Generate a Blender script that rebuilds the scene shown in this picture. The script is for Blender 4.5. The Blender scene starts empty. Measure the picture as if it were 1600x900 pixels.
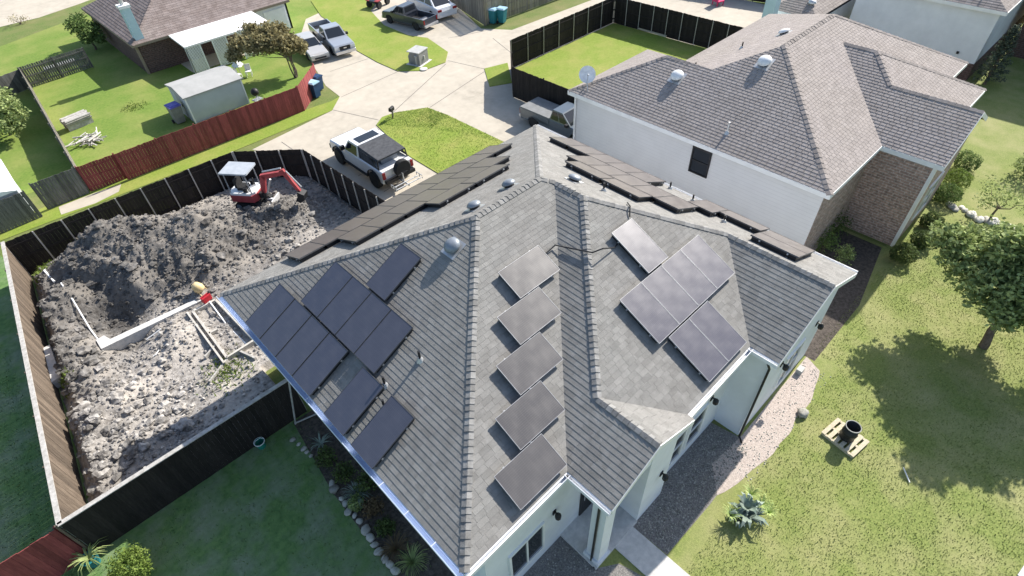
import bpy, math, random
from mathutils import Matrix, Vector, noise
random.seed(7)
scn = bpy.context.scene
col = scn.collection
R = math.radians

# ------------------------------------------------------------------ camera
CAM_H = 17.0
PITCH, ROLL, YAW, FPX = 0.777254732, 0.0528794609, 0.834639175, 885.587597
_f = Vector((math.cos(YAW)*math.cos(PITCH), math.sin(YAW)*math.cos(PITCH), -math.sin(PITCH)))
_r0 = Vector((math.sin(YAW), -math.cos(YAW), 0)); _d0 = _f.cross(_r0)
_r = _r0*math.cos(ROLL) + _d0*math.sin(ROLL); _d = _d0*math.cos(ROLL) - _r0*math.sin(ROLL)
cam_data = bpy.data.cameras.new('camera'); cam = bpy.data.objects.new('camera', cam_data); col.objects.link(cam)
cam_data.sensor_width = 36; cam_data.lens = FPX/1600*36; cam_data.clip_end = 2000; cam_data.clip_start = .1
cam.matrix_world = Matrix(((_r.x, -_d.x, -_f.x, 0), (_r.y, -_d.y, -_f.y, 0), (_r.z, -_d.z, -_f.z, CAM_H), (0, 0, 0, 1)))
scn.camera = cam

def G(px, py, z=0.0):
    """world point at height z seen at photo pixel (px,py): used as a surveying aid for layout on the ground plan"""
    d = _r*((px-800)/FPX) + _d*((py-450)/FPX) + _f
    return Vector((0, 0, CAM_H)) + d*((z-CAM_H)/d.z)

# ------------------------------------------------------------------ sky, sun, exposure
SUN = Vector((1.35, 0.065, 1.0)).normalized()
world = bpy.data.worlds.new('World'); scn.world = world; world.use_nodes = True
wn = world.node_tree.nodes; wl = world.node_tree.links
sky = wn.new('ShaderNodeTexSky'); sky.sky_type = 'NISHITA'; sky.sun_disc = False
sky.sun_elevation = math.asin(SUN.z); sky.sun_rotation = math.atan2(SUN.x, SUN.y)
sky.air_density = 1.0; sky.dust_density = 1.2; sky.ozone_density = 1.0
wl.new(sky.outputs[0], wn['Background'].inputs[0]); wn['Background'].inputs[1].default_value = 0.122
sd = bpy.data.lights.new('sun', 'SUN'); sun = bpy.data.objects.new('sun', sd); col.objects.link(sun)
sd.energy = 5.0; sd.angle = R(.53); sd.color = (1.0, .95, .87)
sun.rotation_euler = (-SUN).to_track_quat('-Z', 'Y').to_euler()
sun.location = SUN*60
vs = scn.view_settings
vs.view_transform = 'Standard'; vs.look = 'None'; vs.gamma = 1; vs.use_curve_mapping = False; vs.exposure = 0.75

# ------------------------------------------------------------------ mesh helpers
class MB:
    def __init__(s): s.v = []; s.f = []; s.t = []; s.cur = 1.0
    def add(s, vs, fs, t=None):
        n = len(s.v); s.v += [tuple(v) for v in vs]; s.f += [tuple(i+n for i in f) for f in fs]
        s.t += [s.cur if t is None else t]*len(fs); return s
    def box(s, x0, x1, y0, y1, z0, z1, M=None, t=None):
        vs = [Vector((x, y, z)) for z in (z0, z1) for y in (y0, y1) for x in (x0, x1)]
        if M is not None: vs = [M @ v for v in vs]
        return s.add(vs, [(0,2,3,1),(4,5,7,6),(0,1,5,4),(2,6,7,3),(0,4,6,2),(1,3,7,5)], t)
    def prism(s, poly, z0, z1, M=None, t=None):
        n = len(poly)
        a = sum(poly[i][0]*poly[(i+1)%n][1]-poly[(i+1)%n][0]*poly[i][1] for i in range(n))
        if a < 0: poly = poly[::-1]
        vs = [Vector((p[0], p[1], z0)) for p in poly]+[Vector((p[0], p[1], z1)) for p in poly]
        if M is not None: vs = [M @ v for v in vs]
        return s.add(vs, [tuple(range(n))[::-1], tuple(range(n, 2*n))]+[(i,(i+1)%n,n+(i+1)%n,n+i) for i in range(n)], t)
    def tube(s, path, rad, n=8, caps=True, t=None):
        path = [Vector(p) for p in path]; rings = []
        if not hasattr(rad, '__len__'): rad = [rad]*len(path)
        for i, p in enumerate(path):
            d = (path[min(i+1, len(path)-1)]-path[max(i-1, 0)]).normalized()
            a = d.orthogonal().normalized() if abs(d.z) > .9 else d.cross(Vector((0, 0, 1))).normalized()
            b = d.cross(a)
            rings.append([p+(a*math.cos(2*math.pi*k/n)+b*math.sin(2*math.pi*k/n))*rad[i] for k in range(n)])
        vs = [v for r in rings for v in r]; fs = []
        for i in range(len(path)-1):
            for k in range(n): fs.append((i*n+k, i*n+(k+1)%n, (i+1)*n+(k+1)%n, (i+1)*n+k))
        if caps: fs += [tuple(range(n))[::-1], tuple(range((len(path)-1)*n, len(path)*n))]
        return s.add(vs, fs, t)
    def lathe(s, prof, n=16, M=None, t=None, caps=True):
        vs = []
        for (r, z) in prof: vs += [Vector((r*math.cos(2*math.pi*k/n), r*math.sin(2*math.pi*k/n), z)) for k in range(n)]
        if M is not None: vs = [M @ v for v in vs]
        fs = []
        for i in range(len(prof)-1):
            for k in range(n): fs.append((i*n+k, i*n+(k+1)%n, (i+1)*n+(k+1)%n, (i+1)*n+k))
        if caps and prof[0][0] > 1e-4: fs.append(tuple(range(n))[::-1])
        if caps and prof[-1][0] > 1e-4: fs.append(tuple(range((len(prof)-1)*n, len(prof)*n)))
        return s.add(vs, fs, t)
    def blob(s, c, r, rough=.2, sub=1, sq=(1,1,1), t=None):
        ph = (1+5**.5)/2
        vs = [Vector(v).normalized() for v in ((-1,ph,0),(1,ph,0),(-1,-ph,0),(1,-ph,0),(0,-1,ph),(0,1,ph),(0,-1,-ph),(0,1,-ph),(ph,0,-1),(ph,0,1),(-ph,0,-1),(-ph,0,1))]
        fs = [(0,11,5),(0,5,1),(0,1,7),(0,7,10),(0,10,11),(1,5,9),(5,11,4),(11,10,2),(10,7,6),(7,1,8),(3,9,4),(3,4,2),(3,2,6),(3,6,8),(3,8,9),(4,9,5),(2,4,11),(6,2,10),(8,6,7),(9,8,1)]
        for _ in range(sub):
            cache = {}; nf = []
            def mid(a, b):
                k = (min(a, b), max(a, b))
                if k not in cache: vs.append(((vs[a]+vs[b])/2).normalized()); cache[k] = len(vs)-1
                return cache[k]
            for a, b, c2 in fs:
                x, y, z = mid(a, b), mid(b, c2), mid(c2, a); nf += [(a,x,z),(b,y,x),(c2,z,y),(x,y,z)]
            fs = nf
        c = Vector(c); k = random.random()*100
        out = []
        for v in vs:
            q = r*(1+rough*(noise.noise(v*1.7+Vector((k, k, k)))*1.6+random.uniform(-.3, .3)))
            out.append(c+Vector((v.x*sq[0], v.y*sq[1], v.z*sq[2]))*q)
        return s.add(out, fs, t)
    def mesh(s, name, mat, smooth=False):
        m = bpy.data.meshes.new(name); m.from_pydata(s.v, [], s.f)
        if mat is not None: m.materials.append(mat)
        if any(abs(t-1) > 1e-6 for t in s.t):
            a = m.attributes.new('tint', 'FLOAT', 'FACE'); a.data.foreach_set('value', s.t)
        else:
            a = m.attributes.new('tint', 'FLOAT', 'FACE'); a.data.foreach_set('value', [1.0]*len(s.f))
        if smooth: m.polygons.foreach_set('use_smooth', [True]*len(s.f))
        m.update(); return m

def tag(o, label=None, cat=None, group=None, kind=None):
    if label: o['label'] = label
    if cat: o['category'] = cat
    if group: o['group'] = group
    if kind: o['kind'] = kind
    return o
WT = {}
def link(name, data, parent=None, world=False):
    o = bpy.data.objects.new(name, data); col.objects.link(o)
    w = Vector((0, 0, 0))
    if parent is not None:
        o.parent = parent; pw = WT.get(parent.name, Vector((0, 0, 0)))
        if world: o.matrix_parent_inverse = Matrix.Translation(-pw)
        else: w = pw.copy()
    WT[o.name] = w
    return o
def part(name, mb, mat, parent=None, world=False, smooth=False):
    return link(name, mb.mesh(name, mat, smooth), parent, world)
def thing(name, label, cat, loc=(0, 0, 0), rz=0, group=None):
    o = bpy.data.objects.new(name, None); col.objects.link(o); o.empty_display_size = .3
    o.location = loc; o.rotation_euler = (0, 0, rz); tag(o, label, cat, group); WT[o.name] = Vector(loc); return o
def struct(name, mb, mat, smooth=False):
    return tag(part(name, mb, mat, smooth=smooth), kind='structure')
def dup(o, parent=None):
    c = o.copy(); col.objects.link(c)
    if parent is not None: c.parent = parent
    for ch in list(o.children): dup(ch, c)
    return c
def lerp(a, b, t): return a+(b-a)*t

# ------------------------------------------------------------------ materials
def pmat(name, c1, c2=None, scale=6.0, rough=.85, bump=0.0, bscale=None, metal=0.0, spec=.3, tint=False,
         c3=None, scale3=.6, c3r=(.42, .68), lo=.35, hi=.65, detail=5.0, coat=0.0, stretch=None, trans=0.0):
    m = bpy.data.materials.new(name); m.use_nodes = True
    nt = m.node_tree; n = nt.nodes; l = nt.links; b = n['Principled BSDF']
    b.inputs['Roughness'].default_value = rough; b.inputs['Metallic'].default_value = metal
    b.inputs['Specular IOR Level'].default_value = spec
    if coat: b.inputs['Coat Weight'].default_value = coat; b.inputs['Coat Roughness'].default_value = .08
    geo = n.new('ShaderNodeNewGeometry'); vec = geo.outputs['Position']
    if stretch:
        mp = n.new('ShaderNodeMapping'); mp.inputs['Scale'].default_value = stretch; l.new(vec, mp.inputs['Vector']); vec = mp.outputs[0]
    def nz(sc, dt):
        t = n.new('ShaderNodeTexNoise'); t.inputs['Scale'].default_value = sc; t.inputs['Detail'].default_value = dt
        t.inputs['Roughness'].default_value = .62; l.new(vec, t.inputs['Vector']); return t
    def ramp(fac, a, bb, lo, hi):
        r = n.new('ShaderNodeValToRGB'); r.color_ramp.elements[0].position = lo; r.color_ramp.elements[1].position = hi
        r.color_ramp.elements[0].color = (*a, 1); r.color_ramp.elements[1].color = (*bb, 1); l.new(fac, r.inputs[0]); return r
    out = None
    if c2 is None:
        c2 = tuple(min(1, x*1.12+.004) for x in c1); c1 = tuple(x*.88 for x in c1)
    out = ramp(nz(scale, detail).outputs[0], c1, c2, lo, hi).outputs[0]
    if c3 is not None:
        fac = ramp(nz(scale3, 3).outputs[0], (0,0,0), (1,1,1), *c3r)
        mx = n.new('ShaderNodeMix'); mx.data_type = 'RGBA'; l.new(fac.outputs[0], mx.inputs['Factor']); l.new(out, mx.inputs['A'])
        r2 = ramp(nz(scale*1.3, detail).outputs[0], tuple(x*.8 for x in c3), tuple(min(1,x*1.15) for x in c3), .3, .7)
        l.new(r2.outputs[0], mx.inputs['B']); out = mx.outputs['Result']
    if tint:
        at = n.new('ShaderNodeAttribute'); at.attribute_name = 'tint'
        mx = n.new('ShaderNodeMix'); mx.data_type = 'RGBA'; mx.blend_type = 'MULTIPLY'; mx.inputs['Factor'].default_value = 1
        l.new(out, mx.inputs['A']); l.new(at.outputs['Fac'], mx.inputs['B']); out = mx.outputs['Result']
    l.new(out, b.inputs['Base Color'])
    if bump:
        bp = n.new('ShaderNodeBump'); bp.inputs['Strength'].default_value = min(1, bump); bp.inputs['Distance'].default_value = .03*max(1, bump)
        l.new(nz(bscale or scale*2, 4).outputs[0], bp.inputs['Height']); l.new(bp.outputs[0], b.inputs['Normal'])
    if trans: 
        b.inputs['Subsurface Weight'].default_value = 0
    return m
def glass(name, colr, rough=.06):
    m = bpy.data.materials.new(name); m.use_nodes = True; b = m.node_tree.nodes['Principled BSDF']
    b.inputs['Base Color'].default_value = (*colr, 1); b.inputs['Roughness'].default_value = rough; b.inputs['Specular IOR Level'].default_value = .6
    return m
def bandmat(name, c1, c2, axis, period, duty=.12, rough=.8, bumpd=.01, noise_c=.15, c3=None):
    """material with fine regular lines (lap siding, corrugation, mortar) along a world axis; axis: 0,1,2"""
    m = bpy.data.materials.new(name); m.use_nodes = True; nt = m.node_tree; n = nt.nodes; l = nt.links; b = n['Principled BSDF']
    b.inputs['Roughness'].default_value = rough; b.inputs['Specular IOR Level'].default_value = .25
    geo = n.new('ShaderNodeNewGeometry'); sp = n.new('ShaderNodeSeparateXYZ'); l.new(geo.outputs['Position'], sp.inputs[0])
    mu = n.new('ShaderNodeMath'); mu.operation = 'DIVIDE'; mu.inputs[1].default_value = period; l.new(sp.outputs[axis], mu.inputs[0])
    fr = n.new('ShaderNodeMath'); fr.operation = 'FRACT'; l.new(mu.outputs[0], fr.inputs[0])
    r = n.new('ShaderNodeValToRGB'); r.color_ramp.elements[0].color = (*c2, 1); r.color_ramp.elements[1].color = (*c1, 1)
    r.color_ramp.elements[0].position = duty*.6; r.color_ramp.elements[1].position = duty; l.new(fr.outputs[0], r.inputs[0])
    t = n.new('ShaderNodeTexNoise'); t.inputs['Scale'].default_value = 1.3; t.inputs['Detail'].default_value = 5; l.new(geo.outputs['Position'], t.inputs['Vector'])
    r2 = n.new('ShaderNodeValToRGB'); r2.color_ramp.elements[0].color = (1-noise_c,)*3+(1,); r2.color_ramp.elements[1].color = (1,1,1,1)
    r2.color_ramp.elements[0].position = .3; r2.color_ramp.elements[1].position = .6; l.new(t.outputs[0], r2.inputs[0])
    mx = n.new('ShaderNodeMix'); mx.data_type = 'RGBA'; mx.blend_type = 'MULTIPLY'; mx.inputs['Factor'].default_value = 1
    l.new(r.outputs[0], mx.inputs['A']); l.new(r2.outputs[0], mx.inputs['B']); l.new(mx.outputs['Result'], b.inputs['Base Color'])
    bp = n.new('ShaderNodeBump'); bp.inputs['Distance'].default_value = bumpd; bp.inputs['Strength'].default_value = .8
    l.new(fr.outputs[0], bp.inputs['Height']); l.new(bp.outputs[0], b.inputs['Normal'])
    return m
def brickmat(name, c1, c2, mortar):
    m = bpy.data.materials.new(name); m.use_nodes = True; nt = m.node_tree; n = nt.nodes; l = nt.links; b = n['Principled BSDF']
    b.inputs['Roughness'].default_value = .9
    geo = n.new('ShaderNodeNewGeometry'); sp = n.new('ShaderNodeSeparateXYZ'); l.new(geo.outputs['Position'], sp.inputs[0])
    ad = n.new('ShaderNodeMath'); l.new(sp.outputs[0], ad.inputs[0]); l.new(sp.outputs[1], ad.inputs[1])
    cb = n.new('ShaderNodeCombineXYZ'); l.new(ad.outputs[0], cb.inputs[0]); l.new(sp.outputs[2], cb.inputs[1])
    br = n.new('ShaderNodeTexBrick'); l.new(cb.outputs[0], br.inputs['Vector'])
    br.inputs['Color1'].default_value = (*c1, 1); br.inputs['Color2'].default_value = (*c2, 1); br.inputs['Mortar'].default_value = (*mortar, 1)
    br.inputs['Scale'].default_value = 1; br.inputs['Brick Width'].default_value = .36; br.inputs['Row Height'].default_value = .12; br.inputs['Mortar Size'].default_value = .014
    t = n.new('ShaderNodeTexNoise'); t.inputs['Scale'].default_value = 9; t.inputs['Detail'].default_value = 3; l.new(geo.outputs['Position'], t.inputs['Vector'])
    r2 = n.new('ShaderNodeValToRGB'); r2.color_ramp.elements[0].color = (.62,.62,.62,1); r2.color_ramp.elements[1].color = (1.15,1.1,1.1,1)
    r2.color_ramp.elements[0].position = .35; r2.color_ramp.elements[1].position = .65; l.new(t.outputs[0], r2.inputs[0])
    mx = n.new('ShaderNodeMix'); mx.data_type = 'RGBA'; mx.blend_type = 'MULTIPLY'; mx.inputs['Factor'].default_value = 1
    l.new(br.outputs['Color'], mx.inputs['A']); l.new(r2.outputs[0], mx.inputs['B']); l.new(mx.outputs['Result'], b.inputs['Base Color'])
    bp = n.new('ShaderNodeBump'); bp.inputs['Distance'].default_value = .01; bp.invert = True; l.new(br.outputs['Fac'], bp.inputs['Height']); l.new(bp.outputs[0], b.inputs['Normal'])
    return m

def cellmat(name, ca, cb):
    """solar cell face: dark blue-grey glass with thin pale cell lines in the panel's own coordinates"""
    m = bpy.data.materials.new(name); m.use_nodes = True; nt = m.node_tree; n = nt.nodes; l = nt.links; b = n['Principled BSDF']
    b.inputs['Roughness'].default_value = .22; b.inputs['Specular IOR Level'].default_value = .9
    tc = n.new('ShaderNodeTexCoord'); sp = n.new('ShaderNodeSeparateXYZ'); l.new(tc.outputs['Object'], sp.inputs[0])
    facs = []
    for ax, per, du in ((0, .152, .03), (1, .152, .02), (0, .0507, .09)):
        mu = n.new('ShaderNodeMath'); mu.operation = 'DIVIDE'; mu.inputs[1].default_value = per; l.new(sp.outputs[ax], mu.inputs[0])
        fr = n.new('ShaderNodeMath'); fr.operation = 'FRACT'; l.new(mu.outputs[0], fr.inputs[0])
        lt = n.new('ShaderNodeMath'); lt.operation = 'LESS_THAN'; lt.inputs[1].default_value = du; l.new(fr.outputs[0], lt.inputs[0]); facs.append(lt)
    a = n.new('ShaderNodeMath'); a.operation = 'MAXIMUM'; l.new(facs[0].outputs[0], a.inputs[0]); l.new(facs[1].outputs[0], a.inputs[1])
    a2 = n.new('ShaderNodeMath'); a2.operation = 'MAXIMUM'; l.new(a.outputs[0], a2.inputs[0]); l.new(facs[2].outputs[0], a2.inputs[1])
    oi = n.new('ShaderNodeObjectInfo'); r = n.new('ShaderNodeValToRGB'); l.new(oi.outputs['Random'], r.inputs[0])
    r.color_ramp.elements[0].color = (*ca, 1); r.color_ramp.elements[1].color = (*cb, 1)
    t = n.new('ShaderNodeTexNoise'); t.inputs['Scale'].default_value = 2.5; t.inputs['Detail'].default_value = 5; l.new(tc.outputs['Object'], t.inputs['Vector'])
    mx0 = n.new('ShaderNodeMix'); mx0.data_type = 'RGBA'; l.new(r.outputs[0], mx0.inputs['A']); mx0.inputs['B'].default_value = (cb[0]*1.2, cb[1]*1.2, cb[2]*1.2, 1)
    rr = n.new('ShaderNodeValToRGB'); rr.color_ramp.elements[0].position = .45; rr.color_ramp.elements[1].position = .8; l.new(t.outputs[0], rr.inputs[0]); l.new(rr.outputs[0], mx0.inputs['Factor'])
    mx = n.new('ShaderNodeMix'); mx.data_type = 'RGBA'; l.new(a2.outputs[0], mx.inputs['Factor']); l.new(mx0.outputs['Result'], mx.inputs['A']); mx.inputs['B'].default_value = (cb[0]*1.55, cb[1]*1.55, cb[2]*1.5, 1)
    l.new(mx.outputs['Result'], b.inputs['Base Color'])
    rg = n.new('ShaderNodeMapRange'); rg.inputs['To Min'].default_value = .25; rg.inputs['To Max'].default_value = .5; l.new(t.outputs[0], rg.inputs['Value']); l.new(rg.outputs[0], b.inputs['Roughness'])
    return m

M = {}
M['grass'] = pmat('grass', (.095,.14,.032), (.16,.205,.055), 9, .95, .6, 30, c3=(.20,.20,.075), scale3=.45)
M['lawn_dry'] = pmat('lawn_dry', (.14,.185,.045), (.255,.29,.085), 16, .95, .5, 45, c3=(.30,.30,.125), scale3=.6, c3r=(.40, .66))
M['lawn_bright'] = pmat('lawn_bright', (.17,.24,.03), (.235,.30,.05), 8, .95, .5, 35, c3=(.29,.30,.075), scale3=.35)
M['lawn_lush'] = pmat('lawn_lush', (.115,.19,.028), (.175,.25,.045), 6, .95, .4, 30, c3=(.24,.27,.07), scale3=.3)
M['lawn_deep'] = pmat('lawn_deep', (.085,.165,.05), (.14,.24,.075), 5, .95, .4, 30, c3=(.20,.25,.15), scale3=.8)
M['blade'] = pmat('grass_blade', (.19,.24,.06), (.31,.335,.115), 3, .9, tint=True)
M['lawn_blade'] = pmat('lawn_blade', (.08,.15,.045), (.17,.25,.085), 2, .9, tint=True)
M['concrete'] = pmat('concrete', (.46,.41,.335), (.52,.468,.385), 1.5, .9, .15, 25, c3=(.435,.39,.32), scale3=.25)
M['concrete_new'] = pmat('concrete_new', (.50,.49,.47), (.64,.62,.59), 6, .9, .2, 25)
M['asphalt'] = pmat('asphalt', (.06,.058,.065), (.085,.082,.088), 9, .9, .3, 40)
M['gravel_dark'] = pmat('gravel_dark', (.10,.095,.09), (.34,.32,.30), 28, .95, 1.0, 32, lo=.3, hi=.7)
M['gravel_pink'] = pmat('gravel_pink', (.40,.335,.295), (.54,.465,.415), 14, .95, .8, 28)
M['soil'] = pmat('soil', (.10,.09,.081), (.285,.268,.248), 6, .97, 1.0, 16, c3=(.33,.30,.265), scale3=.5, tint=True)
M['bed_soil'] = pmat('bed_soil', (.05,.042,.035), (.12,.10,.085), 8, .97, .8, 20)
M['clod'] = pmat('clod', (.105,.096,.087), (.31,.292,.27), 4, .97, .8, 14, tint=True)
M['shingle'] = pmat('shingle_grey', (.215,.207,.193), (.272,.263,.247), 3.2, .93, .5, 60, tint=True, c3=(.26,.255,.24), scale3=.5, spec=.15)
M['shingle_tan'] = pmat('shingle_tan', (.305,.270,.247), (.372,.332,.305), 2.4, .93, .5, 60, tint=True, c3=(.36,.32,.30), scale3=.3, spec=.15)
M['shingle_brown'] = pmat('shingle_brown', (.205,.165,.150), (.27,.225,.21), 2.0, .93, .4, 50, tint=True, spec=.15)
M['deck'] = pmat('roof_deck', (.05,.05,.052), None, 5, .95)
M['cap'] = pmat('ridge_cap', (.20,.195,.185), (.29,.285,.275), 6, .93, .4, 60, tint=True, spec=.15)
M['wall_white'] = pmat('wall_white', (.68,.70,.73), (.76,.78,.81), 1.2, .75, .12, 30)
M['siding'] = bandmat('siding', (.68,.68,.685), (.58,.58,.59), 2, .17, .1, noise_c=.06)
M['trim'] = pmat('trim_white', (.76,.76,.75), (.84,.84,.83), 2, .5)
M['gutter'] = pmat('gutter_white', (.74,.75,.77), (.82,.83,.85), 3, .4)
M['brick'] = brickmat('brick', (.46,.33,.275), (.33,.235,.20), (.52,.47,.43))
M['brick_dark'] = brickmat('brick_dark', (.13,.075,.062), (.10,.06,.05), (.15,.12,.11))
M['glass'] = glass('window_glass', (.02,.024,.03))
M['gutter_sky_tint'] = pmat('gutter_sky_tint', (.60,.67,.82), (.66,.73,.86), 3, .4)  # white gutter paint with the blue of reflected sky mixed in
M['frame_mid'] = pmat('frame_mid', (.40,.40,.41), None, 5, .45, metal=.3)
M['frame_dark'] = pmat('frame_dark', (.10,.10,.105), None, 5, .45, metal=.3)
M['black'] = pmat('black_metal', (.018,.018,.02), None, 10, .5)
M['rubber'] = pmat('rubber', (.022,.022,.023), None, 12, .8)
M['galv'] = pmat('galvanised', (.46,.47,.48), (.58,.59,.60), 9, .45, metal=.6)
M['alu'] = pmat('aluminium', (.62,.62,.63), (.72,.72,.73), 9, .38, metal=.7)
M['cells_L'] = cellmat('solar_cells_blue', (.052,.057,.085), (.066,.067,.088)); M['cells_F'] = cellmat('solar_cells_grey_sheen', (.066,.060,.059), (.082,.075,.072)); M['cells_F2'] = cellmat('solar_cells_violet', (.052,.049,.069), (.068,.064,.082)); M['cells_K'] = cellmat('solar_cells_brown_sheen', (.085,.071,.065), (.105,.088,.080))  # grey and brown cell tints carry the sky reflection of their slopes
M['fence_dark'] = pmat('fence_dark', (.017,.0135,.012), (.031,.025,.022), 7, .85, .3, 20, tint=True, stretch=(3,3,.4))
M['fence_tan'] = pmat('fence_tan', (.235,.185,.135), (.31,.25,.19), 7, .9, .3, 20, tint=True, stretch=(3,3,.4))
M['fence_red'] = pmat('fence_red', (.20,.045,.045), (.28,.07,.066), 6, .85, .3, 20, tint=True, stretch=(3,3,.4))
M['fence_grey'] = pmat('fence_grey', (.10,.098,.09), (.165,.16,.145), 6, .9, .3, 20, tint=True, stretch=(3,3,.4))
M['fence_weathered'] = pmat('fence_weathered', (.18,.165,.135), (.27,.25,.21), 6, .9, .3, 20, tint=True, stretch=(3,3,.4))
M['wood_pale'] = pmat('wood_pale', (.46,.40,.29), (.60,.54,.40), 7, .85, .3, 30, stretch=(2,2,2))
M['wood_grey'] = pmat('wood_grey', (.33,.31,.28), (.50,.48,.45), 7, .9, .3, 30, tint=True)
M['bark'] = pmat('bark', (.085,.065,.05), (.17,.135,.11), 9, .95, .8, 22)
M['rock'] = pmat('rock', (.33,.32,.28), (.52,.50,.45), 5, .9, .5, 14, tint=True)
def leaf(name, a, b):
    m = pmat(name, a, b, 2.2, .75, tint=True, spec=.25); nt = m.node_tree; p = nt.nodes['Principled BSDF']
    tr = nt.nodes.new('ShaderNodeBsdfTranslucent'); mx = nt.nodes.new('ShaderNodeMixShader'); mx.inputs[0].default_value = .32
    nt.links.new(p.inputs['Base Color'].links[0].from_socket, tr.inputs['Color']); out = nt.nodes['Material Output']
    nt.links.new(p.outputs[0], mx.inputs[1]); nt.links.new(tr.outputs[0], mx.inputs[2]); nt.links.new(mx.outputs[0], out.inputs['Surface']); return m
M['leaf'] = leaf('leaf_mid', (.09,.155,.045), (.21,.29,.09))
M['leaf_dark'] = leaf('leaf_dark', (.06,.095,.03), (.15,.20,.06))
M['leaf_grey'] = leaf('leaf_grey', (.20,.27,.09), (.42,.49,.20))
M['leaf_olive'] = leaf('leaf_olive', (.20,.175,.085), (.40,.35,.18))
M['leaf_bright'] = leaf('leaf_bright', (.13,.20,.035), (.26,.34,.08))
M['leaf_conifer'] = leaf('leaf_conifer', (.06,.085,.06), (.14,.17,.125))
M['leaf_bronze'] = leaf('leaf_bronze', (.12,.085,.045), (.22,.16,.09))
def paint(name, c, metal=.0, rough=.3): return pmat(name, tuple(x*.96 for x in c), tuple(min(1,x*1.04) for x in c), 1.5, rough, metal=metal, coat=.6, spec=.5)
M['p_white'] = paint('paint_white', (.74,.74,.74)); M['p_silver'] = paint('paint_silver', (.42,.44,.47), .4)
M['p_dark'] = paint('paint_charcoal', (.06,.065,.08), .2); M['p_champ'] = paint('paint_champagne', (.52,.50,.47), .2)
M['p_red'] = pmat('paint_red', (.30,.045,.05), (.38,.07,.075), 4, .5); M['p_grey'] = paint('paint_bluegrey', (.09,.115,.14), .2)
M['canopy'] = pmat('canopy_grey', (.33,.36,.40), (.40,.43,.47), 4, .6)
M['soft_black'] = pmat('soft_top', (.05,.052,.058), (.085,.088,.095), 6, .9)
M['plastic_blue'] = pmat('plastic_blue', (.02,.06,.14), None, 4, .5); M['plastic_lid'] = pmat('plastic_lid', (.36,.55,.68), None, 4, .5)
M['plastic_green'] = pmat('plastic_green', (.02,.22,.17), None, 4, .5); M['teal'] = pmat('teal', (.02,.17,.20), None, 4, .6)
M['box_grey'] = pmat('box_grey', (.20,.20,.195), (.27,.27,.26), 3, .6); M['box_top'] = pmat('box_top', (.42,.42,.40), None, 3, .6)
M['shed'] = pmat('shed_paint', (.42,.45,.475), (.48,.51,.535), 1.0, .7); M['shed_roof'] = pmat('shed_roof', (.34,.34,.325), (.41,.405,.39), 1.2, .8)
M['chim'] = pmat('chimney_paint', (.42,.56,.60), (.47,.62,.66), 1.5, .7)
M['awning'] = pmat('awning', (.80,.77,.76), (.86,.84,.83), 1.0, .6)
M['red_lamp'] = pmat('lamp_red', (.30,.012,.012), None, 4, .3); M['lens'] = pmat('lamp_clear', (.70,.72,.74), None, 4, .15)
M['yellow'] = pmat('yellow_paint', (.58,.43,.20), (.70,.56,.32), 5, .55); M['red_plastic'] = pmat('red_plastic', (.42,.02,.03), None, 4, .5)
M['pink'] = pmat('pink_plastic', (.62,.03,.14), None, 4, .5); M['purple'] = pmat('purple_lid', (.13,.12,.42), None, 4, .5)
M['terracotta'] = pmat('terracotta', (.35,.16,.09), None, 4, .8); M['white_plastic'] = pmat('white_plastic', (.78,.78,.77), None, 4, .45)
M['bluegrey'] = pmat('vent_grey', (.20,.225,.255), (.27,.295,.33), 5, .5, metal=.3)
M['agave'] = pmat('agave', (.14,.19,.15), (.26,.31,.26), 5, .6, tint=True)
# ------------------------------------------------------------------ ground, roads, lawns
def gpoly(pts, z=0): return [G(x, y, z) for x, y in pts]
def sheet(name, pts, z, mat, thick=.0):
    from mathutils.geometry import tessellate_polygon
    vs = [Vector((p[0], p[1], z)) for p in pts]; mb = MB()
    area = sum(vs[i].x*vs[(i+1)%len(vs)].y-vs[(i+1)%len(vs)].x*vs[i].y for i in range(len(vs)))
    if area < 0: vs = vs[::-1]
    mb.add(vs, [tuple(t) for t in tessellate_polygon([vs])])
    if thick:
        n = len(vs); lo = [v-Vector((0, 0, thick)) for v in vs]
        mb.add(vs+lo, [(i, n+i, n+(i+1)%n, (i+1)%n) for i in range(n)])
    return struct(name, mb, mat)
mb = MB(); mb.add([(-400,-400,0),(500,-400,0),(500,500,0),(-400,500,0)], [(0,1,2,3)])
struct('ground', mb, M['grass'])
# alley and driveways
sheet('alley', gpoly([(394,234),(519,173),(531,151),(509,134),(496,113),(478,84),(470,55),(478,30),(560,-8),(700,-12),(712,8),(752,45),(800,47),(925,0),(960,-14),(1000,-14),(1100,60),(900,215),(700,335),(610,325),(470,248)]), .012, M['concrete'], .012)
sheet('driveway', [G(930,-8),G(985,6),G(1150,62),G(1230,50),G(1205,10),G(1040,-30)], .016, M['concrete'], .016)
jm = MB()
for a, b in (((533,152),(620,113)), ((520,172),(592,188)), ((614,176),(697,100)), ((672,168),(757,112)), ((700,95),(757,108)), ((700,60),(760,48)), ((575,92),(516,112)), ((470,243),(440,222)), ((610,250),(560,275)), ((640,275),(600,300)), ((820,100),(770,60))):
    a, b = G(*a), G(*b); d = (b-a).normalized(); n_ = Vector((-d.y, d.x, 0))*.018; jm.add([(p.x, p.y, .0165) for p in (a-n_, b-n_, b+n_, a+n_)], [(0,1,2,3)])
struct('paving_joints', jm, M['asphalt'])
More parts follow.
